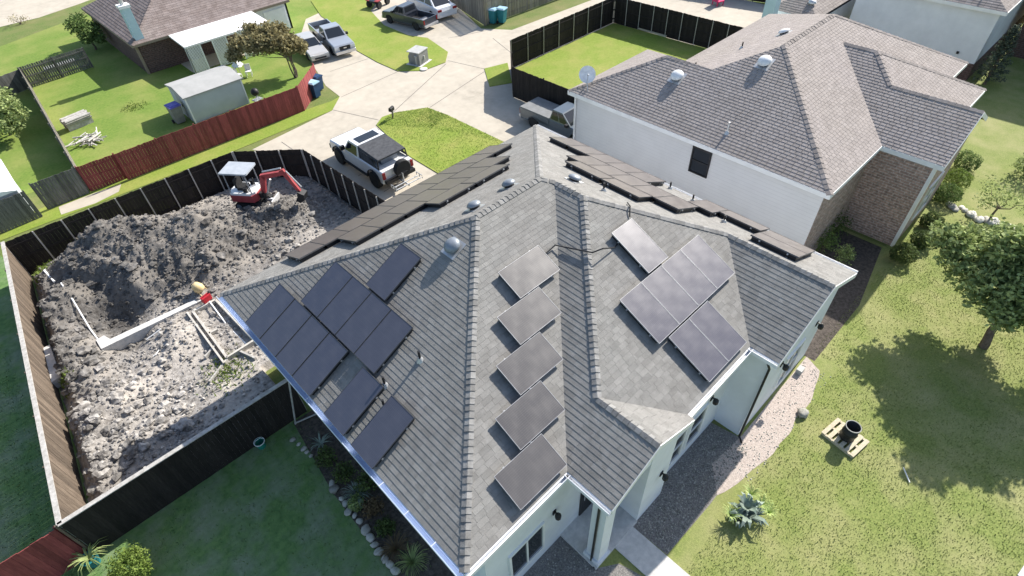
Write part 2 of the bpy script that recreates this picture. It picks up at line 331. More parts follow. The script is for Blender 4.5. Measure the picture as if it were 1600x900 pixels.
# lawns
sheet('lawn', gpoly([(486,2),(520,-12),(600,-12),(579,17),(600,40),(638,56),(668,60),(700,82),(696,98),(662,111),(622,112),(590,98),(558,80),(540,50),(502,26)]), .05, M['lawn_bright'], .05)
sheet('lawn', gpoly([(588,196),(597,184),(616,177),(668,169),(700,181),(790,224),(800,260),(690,275),(640,245)]), .05, M['lawn_bright'], .05)
sheet('lawn', [(24.15,17),(24.15,25.3),(27.0,28.4),(38.2,28.4),(38.6,17)], .05, M['lawn_bright'], .05)
sheet('lawn', gpoly([(757,108),(793,99),(800,130),(765,136)]), .05, M['lawn_bright'], .05)
sheet('lawn', gpoly([(-40,88),(130,24),(480,-60),(505,60),(492,110),(468,160),(176,262),(110,280),(-60,340)]), .008, M['lawn_lush'])
sheet('lawn', gpoly([(0,352),(180,280),(380,205),(519,158),(531,151),(519,173),(362,238),(-60,400)]), .02, M['lawn_bright'])
sheet('lawn', [(-22,-6),(2.2,-6),(2.2,13.6),(-4.8,13.8),(-4.6,22),(-22,22)], .008, M['lawn_deep'])
sheet('lawn', [(-22,22),(-4.0,22),(-3.2,29.4),(-4,33.5),(-22,33.5)], .008, M['lawn_deep'])
sheet('lawn', [(2.2,-25),(60,-25),(60,5.4),(44.5,5.4),(24.9,2.6),(24.9,4.6),(16.6,4.6),(16.6,2.3),(5.3,3),(2.2,4)], .008, M['lawn_dry'])
sheet('path', gpoly([(-40,52),(60,28),(125,6),(300,-60),(60,-60),(-60,-20)]), .02, M['concrete'], .02)
sheet('path', [(-9,31.2),(-.9,31.2),(2.6,31.6),(2.6,32.3),(-.9,32.1),(-9,32.3)], .03, M['concrete'], .03) if False else None
sheet('path', gpoly([(92,324),(148,302),(190,288),(186,300),(150,318),(96,336)]), .026, M['concrete'])
# front beds and walk
sheet('gravel_bed', [(2.2,4.3),(5.3,4.3),(5.3,3.0),(5.9,2.6),(6.1,1.9),(2.2,2.2)], .012, M['gravel_dark'])
sheet('gravel_bed', [(7.0,3.3),(11.7,3.3),(11.9,2.1),(10.9,1.75),(9.2,1.72),(7.05,1.78)], .012, M['gravel_dark'])
rb = []
for i in range(28):
    t = i/27; rb.append((lerp(9.6, 16.3, t), 1.72-.62*math.sin(math.pi*t)**.7*(.75+.3*noise.noise(Vector((t*7, 3, 1))))-.1*t))
sheet('gravel_path', [(16.6,2.25),(11.9,2.25),(10.4,2.4)]+rb, .016, M['gravel_pink'])
sheet('front_walk', [(6.15,3.02),(7.0,3.02),(7.05,-3.5),(6.2,-3.5)], .05, M['concrete_new'], .05)
sheet('pavement', [(13.3,-5.25),(16,-5.6),(16,-9),(12,-9)], .05, M['concrete_new'], .05)
sheet('planting_bed', gpoly([(458,660),(490,640),(760,930),(640,930),(520,770)]), .014, M['bed_soil'])
sheet('asphalt', [(47.5,-14),(62,-14),(62,4.2),(47.5,4.2)], .02, M['asphalt'], .02) if False else None
sheet('gravel_bed', [(16.6,4.6),(16.6,20),(20.4,20),(20.4,4.6),(24.7,4.6),(24.7,2.7),(20.5,1.95),(16.6,1.95)], .014, M['bed_soil'])

# grass blades on the sunlit front lawn (uncountable)
mb = MB(); rnd = random.Random(3)
def blade(mb, x, y, h, t):
    a = rnd.uniform(0, 6.28); w = rnd.uniform(.008, .018); dx, dy = math.cos(a)*w, math.sin(a)*w
    lx, ly = rnd.uniform(-.5, .5)*h, rnd.uniform(-.5, .5)*h
    mb.add([(x-dx, y-dy, 0), (x+dx, y+dy, 0), (x+lx, y+ly, h)], [(0, 1, 2)], t)
cnt = 0
while cnt < 110000:
    x = 2.5+rnd.random()**1.3*24; y = rnd.uniform(-9, 2.2)
    if y > 1.3 and x < 16.4: continue
    if 6.1 < x < 7.1 or (y > 1.2 and x < 17): continue
    d = noise.noise(Vector((x*.7, y*.7, 2)))
    if rnd.random() > .85+.5*d: continue
    blade(mb, x, y, rnd.uniform(.02, .06), rnd.uniform(.7, 1.35)*(1.05-.25*d)); cnt += 1
tag(part('grass', mb, M['blade']), 'short dry grass blades of the front lawn', 'grass', kind='stuff')
mb = MB()
for i in range(42000):
    x = rnd.uniform(-9, 2.1); y = rnd.uniform(6, 30)
    if -4.9 < x and y > 13.5: continue
    d = noise.noise(Vector((x*.6, y*.6, 7)))
    if rnd.random() > .6+.9*d: continue
    blade(mb, x, y, rnd.uniform(.03, .09), rnd.uniform(.6, 1.4)*(1+.3*d))
tag(part('grass', mb, M['lawn_blade']), 'deep green grass blades of the shaded lawn at the left', 'grass', kind='stuff')
mb = MB()
for (pl, n) in (([(588,196),(616,177),(668,169),(700,181),(790,224),(690,275)], 9000),):
    P = gpoly(pl); c = sum(P, Vector())/len(P)
    for i in range(n):
        k = rnd.randrange(len(P)); u, v = rnd.random(), rnd.random()
        if u+v > 1: u, v = 1-u, 1-v
        q = c+(P[k]-c)*u+(P[(k+1)%len(P)]-c)*v
        mb.cur = rnd.uniform(.9, 1.5); a = rnd.uniform(0, 6.28); w = .018; h = rnd.uniform(.02, .05)
        mb.add([(q.x-math.cos(a)*w, q.y-math.sin(a)*w, .05), (q.x+math.cos(a)*w, q.y+math.sin(a)*w, .05), (q.x+rnd.uniform(-.06,.06), q.y+rnd.uniform(-.06,.06), .05+h)], [(0,1,2)])
tag(part('grass', mb, M['leaf_bright']), 'bright uncut grass of the island beside the white truck', 'grass', kind='stuff')

# ------------------------------------------------------------------ roofs built from planes
def clip(poly, a, b, c):
    out = []; n = len(poly)
    for i in range(n):
        p, q = poly[i], poly[(i+1) % n]; dp = a*p[0]+b*p[1]+c; dq = a*q[0]+b*q[1]+c
        if dp >= 0: out.append(p)
        if (dp > 0 and dq < 0) or (dp < 0 and dq > 0):
            t = dp/(dp-dq); out.append((p[0]+(q[0]-p[0])*t, p[1]+(q[1]-p[1])*t))
    return out
def area(p): return abs(sum(p[i][0]*p[(i+1)%len(p)][1]-p[(i+1)%len(p)][0]*p[i][1] for i in range(len(p))))/2 if len(p) > 2 else 0
class Vol:
    def __init__(s, xa, xb, ya, yb, e, p, sides='LRFB', ext=None):
        s.rect = [(xa, ya), (xb, ya), (xb, yb), (xa, yb)]
        s.half = [(1,0,-xa), (-1,0,xb), (0,1,-ya), (0,-1,yb)]
        s.pl = []
        if 'L' in sides: s.pl.append((p, 0, e-p*xa))
        if 'R' in sides: s.pl.append((-p, 0, e+p*xb))
        if 'F' in sides: s.pl.append((0, p, e-p*ya))
        if 'B' in sides: s.pl.append((0, -p, e+p*yb))
def roof_faces(vols):
    faces = {}
    for vi, V in enumerate(vols):
        for i, P in enumerate(V.pl):
            poly = V.rect
            for j, Q in enumerate(V.pl):
                if j != i: poly = clip(poly, Q[0]-P[0], Q[1]-P[1], Q[2]-P[2])
            pieces = [poly]
            for wi, W in enumerate(vols):
                if wi == vi: continue
                hs = list(W.half)
                for Q in W.pl: hs.append((Q[0]-P[0], Q[1]-P[1], Q[2]-P[2]+(1e-5 if wi < vi else -1e-5)))
                new = []
                for pc in pieces:
                    rest = pc
                    for h in hs:
                        if abs(h[0])+abs(h[1]) < 1e-9:
                            if h[2] >= 0: continue
                            new.append(rest); rest = []; break
                        o = clip(rest, -h[0], -h[1], -h[2])
                        if area(o) > 1e-4: new.append(o)
                        rest = clip(rest, *h)
                        if area(rest) < 1e-4: break
                pieces = new
            pieces = [p for p in pieces if area(p) > 1e-3]
            if pieces: faces.setdefault((round(P[0], 4), round(P[1], 4), round(P[2], 3)), [P, []])[1].extend(pieces)
    return list(faces.values())
def clean(p):
    o = []
    for q in p:
        if not o or (abs(q[0]-o[-1][0])+abs(q[1]-o[-1][1])) > 1e-4: o.append(q)
    if len(o) > 1 and abs(o[0][0]-o[-1][0])+abs(o[0][1]-o[-1][1]) < 1e-4: o.pop()
    return o
def build_roof(root, vols, mat, expo, tabw, gap, th, e, deck_mat, singles=0, near=(0, 0), tintr=(.86, 1.1), thick=.16, fascia=None, rowj=.5, rseed=1):
    rr = random.Random(rseed)
    faces = roof_faces(vols)
    deck = MB()
    for P, pcs in faces:
        for pc in pcs:
            pc = clean(pc); n = len(pc)
            if n < 3: continue
            deck.add([(x, y, P[0]*x+P[1]*y+P[2]-.012) for x, y in pc], [tuple(range(n))])
            deck.add([(x, y, P[0]*x+P[1]*y+P[2]-thick) for x, y in pc], [tuple(range(n))[::-1]])
    roof = part('roof', deck, deck_mat, root, world=True)
    rest = MB(); cells = []
    for P, pcs in faces:
        sl = math.hypot(P[0], P[1]); g = (P[0]/sl, P[1]/sl); t = (-g[1], g[0]); cs = 1/math.sqrt(1+sl*sl); d = expo*cs
        k = (e-P[2])/sl   # s-coordinate of the eave
        for pc in pcs:
            ss = [q[0]*g[0]+q[1]*g[1]-k for q in pc]
            for r in range(int(math.floor(min(ss)/d)), int(math.ceil(max(ss)/d))+1):
                row = clip(clip(pc, g[0], g[1], -k-r*d), -g[0], -g[1], k+(r+1)*d)
                if len(row) < 3 or area(row) < 1e-4: continue
                off = ((r*0.5) % 1.0)*tabw if rowj == .5 else (math.sin(r*12.9898+P[2])*43758.5 % 1.0)*tabw
                us = [q[0]*t[0]+q[1]*t[1]-off for q in row]
                for c in range(int(math.floor(min(us)/tabw)), int(math.floor(max(us)/tabw))+1):
                    u0 = c*tabw+off+gap/2; u1 = (c+1)*tabw+off-gap/2
                    cell = clean(clip(clip(row, t[0], t[1], -u0), -t[0], -t[1], u1))
                    if len(cell) < 3 or area(cell) < 2e-4: continue
                    full = abs(area(cell)-(tabw-gap)*d) < 1e-4 and len(cell) == 4
                    cells.append((P, g, t, k, r, d, cell, full, u0, u1))
    ones = []
    if singles:
        fl = [c for c in cells if c[7]]
        fl.sort(key=lambda c: (c[6][0][0]-near[0])**2+(c[6][0][1]-near[1])**2); ones = fl[:singles]
    oid = set(id(c) for c in ones)
    def wedge(mb, P, g, k, r, d, cell, tint, org=None):
        n = len(cell); top = []; bot = []
        for x, y in cell:
            s = x*g[0]+y*g[1]-k; f = 1-(s-r*d)/d; z = P[0]*x+P[1]*y+P[2]
            top.append(Vector((x, y, z+.002+th*f))); bot.append(Vector((x, y, z-.010)))
        a2 = sum(cell[i][0]*cell[(i+1)%n][1]-cell[(i+1)%n][0]*cell[i][1] for i in range(n))
        vs = top+bot
        if org is not None: vs = [v-org for v in vs]
        idx = list(range(n)) if a2 > 0 else list(range(n))[::-1]
        fs = [tuple(idx)]
        for i in range(n):
            a, b = idx[i], idx[(i+1) % n]
            mid = (cell[a][0]+cell[b][0])/2*g[0]+(cell[a][1]+cell[b][1])/2*g[1]-k
            if (mid-r*d)/d > .97: continue
            fs.append((b, a, n+a, n+b))
        mb.add(vs, fs, tint)
    for c in cells:
        if id(c) in oid: continue
        wedge(rest, c[0], c[1], c[3], c[4], c[5], c[6], rr.uniform(*tintr))
    o = part('shingle_field', rest, mat, roof, world=True); o['kind'] = 'stuff'
    lib = {}
    for c in ones:
        P, g, t, k, r, d, cell, full, u0, u1 = c
        v = rr.randrange(10); key = (round(P[0], 4), round(P[1], 4), v)
        x0 = u0*t[0]+(k+r*d)*g[0]; y0 = u0*t[1]+(k+r*d)*g[1]; org = Vector((x0, y0, P[0]*x0+P[1]*y0+P[2]))
        if key not in lib:
            mb = MB(); wedge(mb, P, g, k, r, d, cell, lerp(tintr[0], tintr[1], v/9), org); lib[key] = mb.mesh('shingle', mat)
        o = link('shingle', lib[key], roof); o.location = org
        if WT[roof.name].length: o.location = org-WT[roof.name]
    return roof, faces
def caps(roof, segs, mat, step=.2, w=.15, tintr=(.8, 1.12), joined=False):
    """ridge and hip cap shingles: each one a small folded piece lapped over the next"""
    big = MB()
    for (a, b, n1, n2) in segs:
        a, b = Vector(a), Vector(b); d = (b-a); L = d.length; d.normalize()
        sides = []
        for nn in (n1, n2):
            nv = Vector((-nn[0], -nn[1], 1)).normalized(); s = nv.cross(d).normalized()
            sides.append((s, nv))
        if sides[0][0].dot(sides[1][0]) > 0: sides[1] = (-sides[1][0], sides[1][1])
        up = (sides[0][1]+sides[1][1]).normalized()
        # orient outwards: s must descend away from the ridge line
        vv = []
        for s, nv in sides:
            if (s.z) > 0 and abs(s.z) > .02: s = -s
            vv.append((s, nv))
        lib = []
        for q in range(5):
            mb = MB(); hA, hB = .030, .010; l = step*1.04
            A = [vv[0][0]*w+vv[0][1]*hA*.7, up*hA, vv[1][0]*w+vv[1][1]*hA*.7]
            B = [vv[0][0]*w+vv[0][1]*hB*.7+d*l, up*hB+d*l, vv[1][0]*w+vv[1][1]*hB*.7+d*l]
            A0 = [vv[0][0]*w*1.0-vv[0][1]*.004, up*-.004, vv[1][0]*w*1.0-vv[1][1]*.004]; B0 = [x+d*l for x in A0]
            vs = A+B+A0+B0
            mb.add(vs, [(0,1,4,3),(1,2,5,4),(0,6,7,1),(1,7,8,2),(3,9,6,0),(2,8,11,5),(4,10,9,3),(5,11,10,4)], lerp(tintr[0], tintr[1], q/4))
            lib.append(mb)
        n = int(L/step)
        ms = None if joined else [m.mesh('ridge_cap', mat) for m in lib]
        for i in range(n):
            p = a+d*(i*L/n+random.uniform(-.012, .012))+up*random.uniform(.009, .016); q = random.randrange(5)
            if joined:
                big.add([Vector(v)+p for v in lib[q].v], lib[q].f, lib[q].t[0])
            else:
                o = link('ridge_cap', ms[q], roof); o.location = p-WT[roof.name]
    if joined:
        o = part('ridge_caps', big, mat, roof, world=True); o['kind'] = 'stuff'
def strip_box(mb, a, b, off_in, off_out, z0, z1):
    """box along a->b (xy), offset to the left (inside) and right (outside) of the direction"""
    a = Vector((a[0], a[1], 0)); b = Vector((b[0], b[1], 0)); d = (b-a).normalized(); n = Vector((d.y, -d.x, 0))
    mb.prism([a-n*off_in, b-n*off_in, b+n*off_out, a+n*off_out], z0, z1)
def window(root, org, ux, w, h, depth=.06, nx=1, ny=2, frame=None, g=None, world=True):
    """window on a vertical wall: org = lower left corner (outside face), ux = unit vector along wall; outward = ux x z"""
    ux = Vector(ux); n = ux.cross(Vector((0, 0, 1))); org = Vector(org)
    Mx = Matrix(((ux.x, n.x, 0, org.x), (ux.y, n.y, 0, org.y), (ux.z, n.z, 1, org.z), (0, 0, 0, 1)))
    fr = MB(); b = .07
    fr.box(-b, 0, -.02, depth, -b, h+b, Mx); fr.box(w, w+b, -.02, depth, -b, h+b, Mx)
    fr.box(0, w, -.02, depth, h, h+b, Mx); fr.box(0, w, -.02, depth, -b, 0, Mx)
    for i in range(1, nx): fr.box(w*i/nx-.025, w*i/nx+.025, 0, depth-.01, 0, h, Mx)
    for j in range(1, ny): fr.box(0, w, 0, depth-.01, h*j/ny-.025, h*j/ny+.025, Mx)
    wo = part('window', fr, frame or M['trim'], root, world=world)
    for i in range(nx):
        for j in range(ny):
            gm = MB(); gm.box(w*i/nx+.0, w*(i+1)/nx, .005, .02, h*j/ny, h*(j+1)/ny, Mx)
            part('pane', gm, g or M['glass'], wo, world=True)
    return wo
# ------------------------------------------------------------------ the main house
E0, PT = 4.228, .4801
X0, Y0, X1, Y1, X2, Y2, X3, Y3, X4, Y4 = 1.953, 4.145, 5.236, 2.786, 8.588, 2.992, 11.735, 2.11, 16.789, 16.352
LG, FG, RG, KG = (PT, 0), (0, PT), (-PT, 0), (0, -PT)
house = thing('house', 'white painted house with grey hip roof in the foreground, topped by solar panels', 'house', (9.4, 9.5, 0))
vols = [Vol(X0, X4, Y0, Y4, E0, PT), Vol(X1, X4, Y2, Y4, E0, PT), Vol(X1, X2, Y1, Y2+6, E0, PT, 'LR'), Vol(X3, X4, Y3, Y2+6, E0, PT, 'LR')]
roof, faces = build_roof(house, vols, M['shingle'], .1445, .30, .004, .008, E0, M['deck'], singles=300, near=(X0, Y0), tintr=(.88, 1.09), rowj=1)
dd = (Y4-Y0)/2; RA = (X0+dd, Y0+dd, E0+PT*dd); RB = (X4-dd, Y0+dd, E0+PT*dd)
uu = (X4-X1)/2; VT = (X1+uu, Y0+uu, E0+PT*uu); VB = (X1+uu, Y2+uu, E0+PT*uu)
ww = (X2-X1)/2; W1T = (X1+ww, Y2+ww, E0+PT*ww); W1E = (X1+ww, Y1+.02, E0+PT*ww)
v2 = (X4-X3)/2; W2T = (X3+v2, Y2+v2, E0+PT*v2); W2E = (X3+v2, Y3+.02, E0+PT*v2)
caps(roof, [((X0+.02, Y0+.02, E0), RA, LG, FG), ((X0+.02, Y4-.02, E0), RA, LG, KG), (RA, RB, FG, KG), ((X4-.02, Y4-.02, E0), RB, RG, KG),
            (VT, RB, FG, RG), (VB, VT, LG, RG), (W1T, VB, LG, FG), (W1E, W1T, LG, RG), (W2T, VB, FG, RG), (W2E, W2T, LG, RG)], M['cap'], .165, .12)
YW1, YF2, YW2, IN = Y1+.2, Y2+.25, Y3+.24, .16
foot = [(X0+.62, Y0+IN), (7.2, Y0+IN), (7.2, YW1), (X2-IN, YW1), (X2-IN, YF2), (X3+IN, YF2), (X3+IN, YW2), (X4-IN, YW2), (X4-IN, Y4-IN), (X0+.62, Y4-IN)]
mb = MB(); n = len(foot)
mb.prism(foot, 0, E0-.13)
for xa, xb, yw in ((X1+.1, X2-.1, YW1), (X3+.1, X4-.1, YW2)):
    xm = (xa+xb)/2; h = PT*(xb-xa)/2
    mb.add([(xa, yw, E0-.16), (xb, yw, E0-.16), (xm, yw, E0+h-.16), (xa, yw+.14, E0-.16), (xb, yw+.14, E0-.16), (xm, yw+.14, E0+h-.16)], [(0,1,2), (5,4,3), (0,3,4,1), (1,4,5,2), (2,5,3,0)])
part('wall', mb, M['wall_white'], house, world=True)
mb = MB(); mb.prism([(X0+.03, Y0+IN+.2), (7.3, Y0+IN+.2), (7.3, YW1+.2), (X2-.4, YW1+.2), (X2-.4, YF2+.2), (X3+.4, YF2+.2), (X3+.4, YW2+.2), (X4-.4, YW2+.2), (X4-.4, Y4-.4), (X0+.03, Y4-.4)], E0-.22, E0-.14)
part('ceiling_board', mb, M['wall_white'], house, world=True)
# fascia boards, each eave a board of its own
eaves = [((X0, Y0), (X1, Y0)), ((X1, Y0), (X1, Y1)), ((X2, Y2), (X3, Y2)), ((X3, Y2), (X3, Y3)), ((X4, Y3), (X4, Y4)), ((X4, Y4), (X0, Y4)), ((X0, Y4), (X0, Y0))]
for a, b in eaves:
    mb = MB(); strip_box(mb, a, b, .02, .012, E0-.21, E0-.012); part('fascia', mb, M['trim'], house, world=True)
    if (a, b) != eaves[5]:
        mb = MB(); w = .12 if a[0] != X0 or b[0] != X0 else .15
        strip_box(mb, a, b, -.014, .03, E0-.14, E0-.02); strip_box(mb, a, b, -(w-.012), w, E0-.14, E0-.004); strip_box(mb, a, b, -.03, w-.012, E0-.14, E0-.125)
        part('gutter', mb, M['gutter'] if a[0] != X0 or b[0] != X0 else M['gutter_sky_tint'], house, world=True)
mb = MB(); strip_box(mb, (X2, Y1), (X2, Y2), .02, .012, E0-.21, E0-.012); part('fascia', mb, M['trim'], house, world=True)
for xa, xb, yw in ((X1, X2, Y1), (X3, X4, Y3)):
    xm = (xa+xb)/2; h = PT*(xb-xa)/2
    for s0, s1 in ((xa, xm), (xb, xm)):
        mb = MB(); zz = [E0-.012, E0+h-.012]
        vs = [(s0, yw-.02, zz[0]-.19), (s1, yw-.02, zz[1]-.19), (s1, yw-.02, zz[1]), (s0, yw-.02, zz[0])]
        vs += [(x, y+.04, z) for x, y, z in vs]
        fs = [(0,1,2,3), (7,6,5,4), (0,4,5,1), (1,5,6,2), (2,6,7,3), (3,7,4,0)]
        mb.add(vs, fs if s0 < s1 else [f[::-1] for f in fs]); part('rake_board', mb, M['trim'], house, world=True)
# gutter brackets seen along the left eave
for y in (5.1, 6.1, 7.1, 8.2, 9.4, 10.6):
    mb = MB(); mb.box(X0-.155, X0+.02, y-.008, y+.008, E0-.006, E0+.004); part('gutter_bracket', mb, M['trim'], house, world=True)
# porch
mb = MB(); mb.prism([(5.3, 2.95), (7.2, 2.95), (7.2, Y0+IN), (5.3, Y0+IN)], 0, .12); part('porch_floor', mb, M['concrete_new'], house, world=True)
cm = MB(); cm.box(5.42, 5.84, 3.0, 3.42, .12, E0-.14); cm.box(5.36, 5.90, 2.94, 3.48, .12, .3)
part('column', cm, M['wall_white'], house, world=True)
mb = MB(); mb.box(5.42, 7.19, 3.0, 3.3, E0-.75, E0-.15); mb.box(5.42, 5.75, 3.31, Y0+IN-.01, E0-.75, E0-.15); part('porch_beam', mb, M['wall_white'], house, world=True)
mb = MB(); mb.box(6.1, 7.05, Y0+IN-.05, Y0+IN-.003, .14, 2.35); dr = part('door', mb, M['black'], house, world=True)
mb = MB(); mb.tube([(6.2, Y0+IN-.09, 1.1), (6.2, Y0+IN-.09, 1.35)], .015); part('handle', mb, M['alu'], dr, world=True)
for path in ([(5.33, 3.2, E0-.15), (5.38, 3.2, E0-.45), (5.38, 3.2, .1), (5.3, 3.0, .05)], [(11.72, 2.42, E0-.15), (11.82, 2.30, E0-.5), (11.82, 2.28, .12), (11.7, 2.1, .05)]):
    mb = MB(); mb.tube(path, 0.036, 8); part('downspout', mb, M['black'], house, world=True)
def lamp(root, p, nx, ny):
    mb = MB(); t = Vector((-ny, nx, 0)); nrm = Vector((nx, ny, 0)); p = Vector(p)
    mx = Matrix(((t.x, nrm.x, 0, p.x), (t.y, nrm.y, 0, p.y), (0, 0, 1, p.z), (0, 0, 0, 1)))
    mb.box(-.06, .06, 0, .03, -.1, .1, mx); mb.box(-.02, .02, .03, .12, .04, .07, mx)
    mb.lathe([(.02, .1), (.09, .02), (.085, -.12), (.03, -.15)], 8, mx @ Matrix.Translation((0, .15, 0)))
    part('wall_lamp', mb, M['black'], root, world=True)
for p, nx, ny in (((4.98, Y0+IN, 2.15), 0, -1), ((8.0, YW1, 1.9), 0, -1), ((10.85, YF2, 2.35), 0, -1), ((13.4, YW2, 2.45), 0, -1), ((15.9, YW2, 2.35), 0, -1)): lamp(house, p, nx, ny)
window(house, (3.35, Y0+IN, .75), (1, 0, 0), 1.15, 1.45, nx=2, ny=1)
window(house, (8.75, YF2, .75), (1, 0, 0), .75, 1.5, ny=2); window(house, (9.85, YF2, .75), (1, 0, 0), .75, 1.5, ny=2)
window(house, (13.9, YW2, .75), (1, 0, 0), 1.1, 1.5, nx=2)
window(house, (X0+.62, 9.2, .9), (0, -1, 0), 1.2, 1.3, nx=2)
# roof vents and pipes
def zL(x, y): return E0+PT*(x-X0)
def zF(x, y): return E0+PT*(y-Y0)
def zF2(x, y): return E0+PT*(y-Y2)
def zR(x, y): return E0+PT*(X4-x)
def zK(x, y): return E0+PT*(Y4-y)
def turbine(root, x, y, z, mat, r=.2, h=.36):
    mb = MB(); mb.lathe([(r*.62, -.15), (r*.62, h*.3), (r*1.25, h*.32), (r*1.3, h*.45), (r*1.1, h*.78), (r*.55, h*.98), (.001, h*1.02)], 18, Matrix.Translation((x, y, z)))
    o = part('roof_vent', mb, mat, root, world=True, smooth=True)
    mb = MB(); mb.lathe([(r*1.32, h*.33), (r*1.36, h*.36), (r*1.32, h*.47)], 18, Matrix.Translation((x, y, z))); part('vent_rim', mb, M['galv'], o, world=True)
def hood(root, x, y, z, gr, r=.26, h=.2, mt='bluegrey'):
    n = Vector((-gr[0], -gr[1], 1)).normalized(); up = Vector((gr[0], gr[1], PT*PT)).normalized(); al = up.cross(n)
    mx = Matrix(((al.x, up.x, n.x, x), (al.y, up.y, n.y, y), (al.z, up.z, n.z, z), (0, 0, 0, 1)))
    mb = MB(); mb.prism([(-r*1.1, -r*1.25), (r*1.1, -r*1.25), (r*1.1, r*1.1), (-r*1.1, r*1.1)], .0, .022, mx); o = part('roof_vent', mb, M['galv'], root, world=True)
    mb = MB(); mb.lathe([(r*.75, .0), (r*.75, h*.5)], 16, mx); part('vent_collar', mb, M['black'], o, world=True)
    mb = MB(); mb.lathe([(r*.98, h*.42), (r*1.02, h*.5), (r*.95, h*.72), (r*.7, h*.95), (r*.35, h*1.06), (.001, h*1.1)], 20, mx); part('vent_hood', mb, M[mt], o, world=True, smooth=True)
hood(house, 7.05, 10.12, zL(7.05, 0), LG, .25, .26)
for x, y in ((10.05, 10.95), (8.52, 10.85)): hood(house, x, y, zK(x, y), KG, .22, .22)
hood(house, 11.95, 9.95, zR(11.95, 0), RG, .22, .2)
def pipe(root, x, y, z, h=.4, r=.035, mat=None):
    mb = MB(); mb.tube([(x, y, z-.1), (x, y, z+h)], r, 8); o = part('vent_pipe', mb, mat or M['black'], root, world=True)
    mb = MB(); mb.lathe([(.12, -.03), (.05, .1)], 8, Matrix.Translation((x, y, z))); part('pipe_boot', mb, M['galv'], o, world=True)
for x, y in ((4.4, 8.55), (3.42, 8.9), (3.05, 8.45)): pipe(house, x, y, zL(x, y), .36)
for x, y in ((12.45, 9.1), (16.5, 9.0), (16.2, 7.85), (15.4, 6.2)): pipe(house, x, y, zR(x, y), .3)
# conduit across the valley
pts = [(8.85, 8.35, zF(0, 8.35)+.06), (9.35, 8.36, zF(0, 8.36)+.12), (9.5, 8.1, zF(0, 8.1)+.22), (9.72, 7.3, E0+PT*(9.72-X1)+.1), (9.95, 7.12, E0+PT*(9.95-X1)+.1), (10.5, 7.12, zF2(0, 7.12)+.07), (10.95, 7.2, zF2(0, 7.2)+.05)]
mb = MB(); mb.tube(pts, .022, 6); part('conduit', mb, M['black'], house, world=True)
mb = MB(); mb.tube([(12.3, 8.05, zR(12.3, 0)+.06), (12.0, 7.75, zR(12.0, 0)+.1), (11.75, 7.55, zF2(0, 7.55)+.05)], .022, 6); part('conduit', mb, M['black'], house, world=True)

# ------------------------------------------------------------------ solar panels
PWD, PLN = .945, 1.565
pf = MB(); fw, fh = .010, .04
pf.box(0, PWD, 0, fw, -fh, .004); pf.box(0, PWD, PLN-fw, PLN, -fh, .004); pf.box(0, fw, fw, PLN-fw, -fh, .004); pf.box(PWD-fw, PWD, fw, PLN-fw, -fh, .004)
pf.box(fw, PWD-fw, fw, PLN-fw, -.03, -.022)
frame_mesh = pf.mesh('frame', M['frame_mid']); frame_dark = pf.mesh('frame', M['frame_dark'])
pg = MB(); pg.box(fw, PWD-fw, fw, PLN-fw, -.018, -.002); glass_mesh = {k: pg.mesh('cell_glass', M['cells_'+k]) for k in ('L', 'F', 'F2', 'K')}; glass_mesh['R'] = glass_mesh['K']
pr = MB(); pr.box(-.02, PWD+.02, -.02, .02, -.085, -.044); pr.box(.05, .10, -.03, .03, -.18, -.085); pr.box(PWD-.1, PWD-.05, -.03, .03, -.18, -.085)
rail_mesh = pr.mesh('mounting_rail', M['galv'])
pk = MB()
for b_ in ((.05, PWD-.05, .05, .065), (.05, PWD-.05, PLN-.065, PLN-.05), (.05, .065, .066, PLN-.066), (PWD-.065, PWD-.05, .066, PLN-.066)): pk.box(*b_, -.165, -.043)
gap_shade_mesh = pk.mesh('gap_shade', M['black'])  # black strips added to darken the shaded gap below each panel
def solar(face, x, y, land, label, grp):
    """x,y: plan coordinates of the panel's low corner (smallest along-eave coordinate, lowest edge)"""
    gr, zf = {'L': (LG, zL), 'F': (FG, zF), 'F2': (FG, zF2), 'R': (RG, zR), 'K': (KG, zK)}[face]
    n = Vector((-gr[0], -gr[1], 1)).normalized(); up = Vector((gr[0], gr[1], PT*PT)).normalized(); al = up.cross(n)
    org = Vector((x, y, zf(x, y)))+n*.185
    if land: ax, ay = -up, al
    else: ax, ay = al, up
    o = thing('solar_panel', label, 'solar panel', (0, 0, 0), 0, grp)
    o.matrix_world = Matrix(((ax.x, ay.x, n.x, org.x), (ax.y, ay.y, n.y, org.y), (ax.z, ay.z, n.z, org.z), (0, 0, 0, 1)))
    link('frame', frame_mesh if face in ('F', 'F2') else frame_dark, o); link('cell_glass', glass_mesh[face], o)
    link('gap_shade', gap_shade_mesh, o)
    for yy in (.32, 1.24):
        r = link('mounting_rail', rail_mesh, o); r.location = (0, yy, 0)
ORD = ['first', 'second', 'third', 'fourth', 'fifth', 'sixth', 'seventh', 'eighth', 'ninth', 'tenth', 'eleventh']
sx = .0834*17
LGp = 'solar panels on the left roof slope'
# left slope: al for L = up x n ; goes towards -y, so a panel's x-axis runs towards the camera
yy = 14.33
for i in range(4): solar('L', .1175*17, yy-i*.972, False, '%s solar panel from the rear in the lowest row on the left roof slope' % ORD[i], LGp)
for i in range(4): solar('L', .2035*17, 13.13-i*.965, False, '%s solar panel from the rear, upper row of four, left roof slope' % ORD[i], LGp)
solar('L', .2892*17, 11.59, False, 'single solar panel highest on the left roof slope below the round vent', LGp)
solar('L', .1168*17, 9.72, False, 'separate solar panel low on the left slope between two vent pipes', LGp)
solar('L', .1168*17, 8.42, False, 'solar panel nearest the camera at the lower edge of the left slope', LGp)
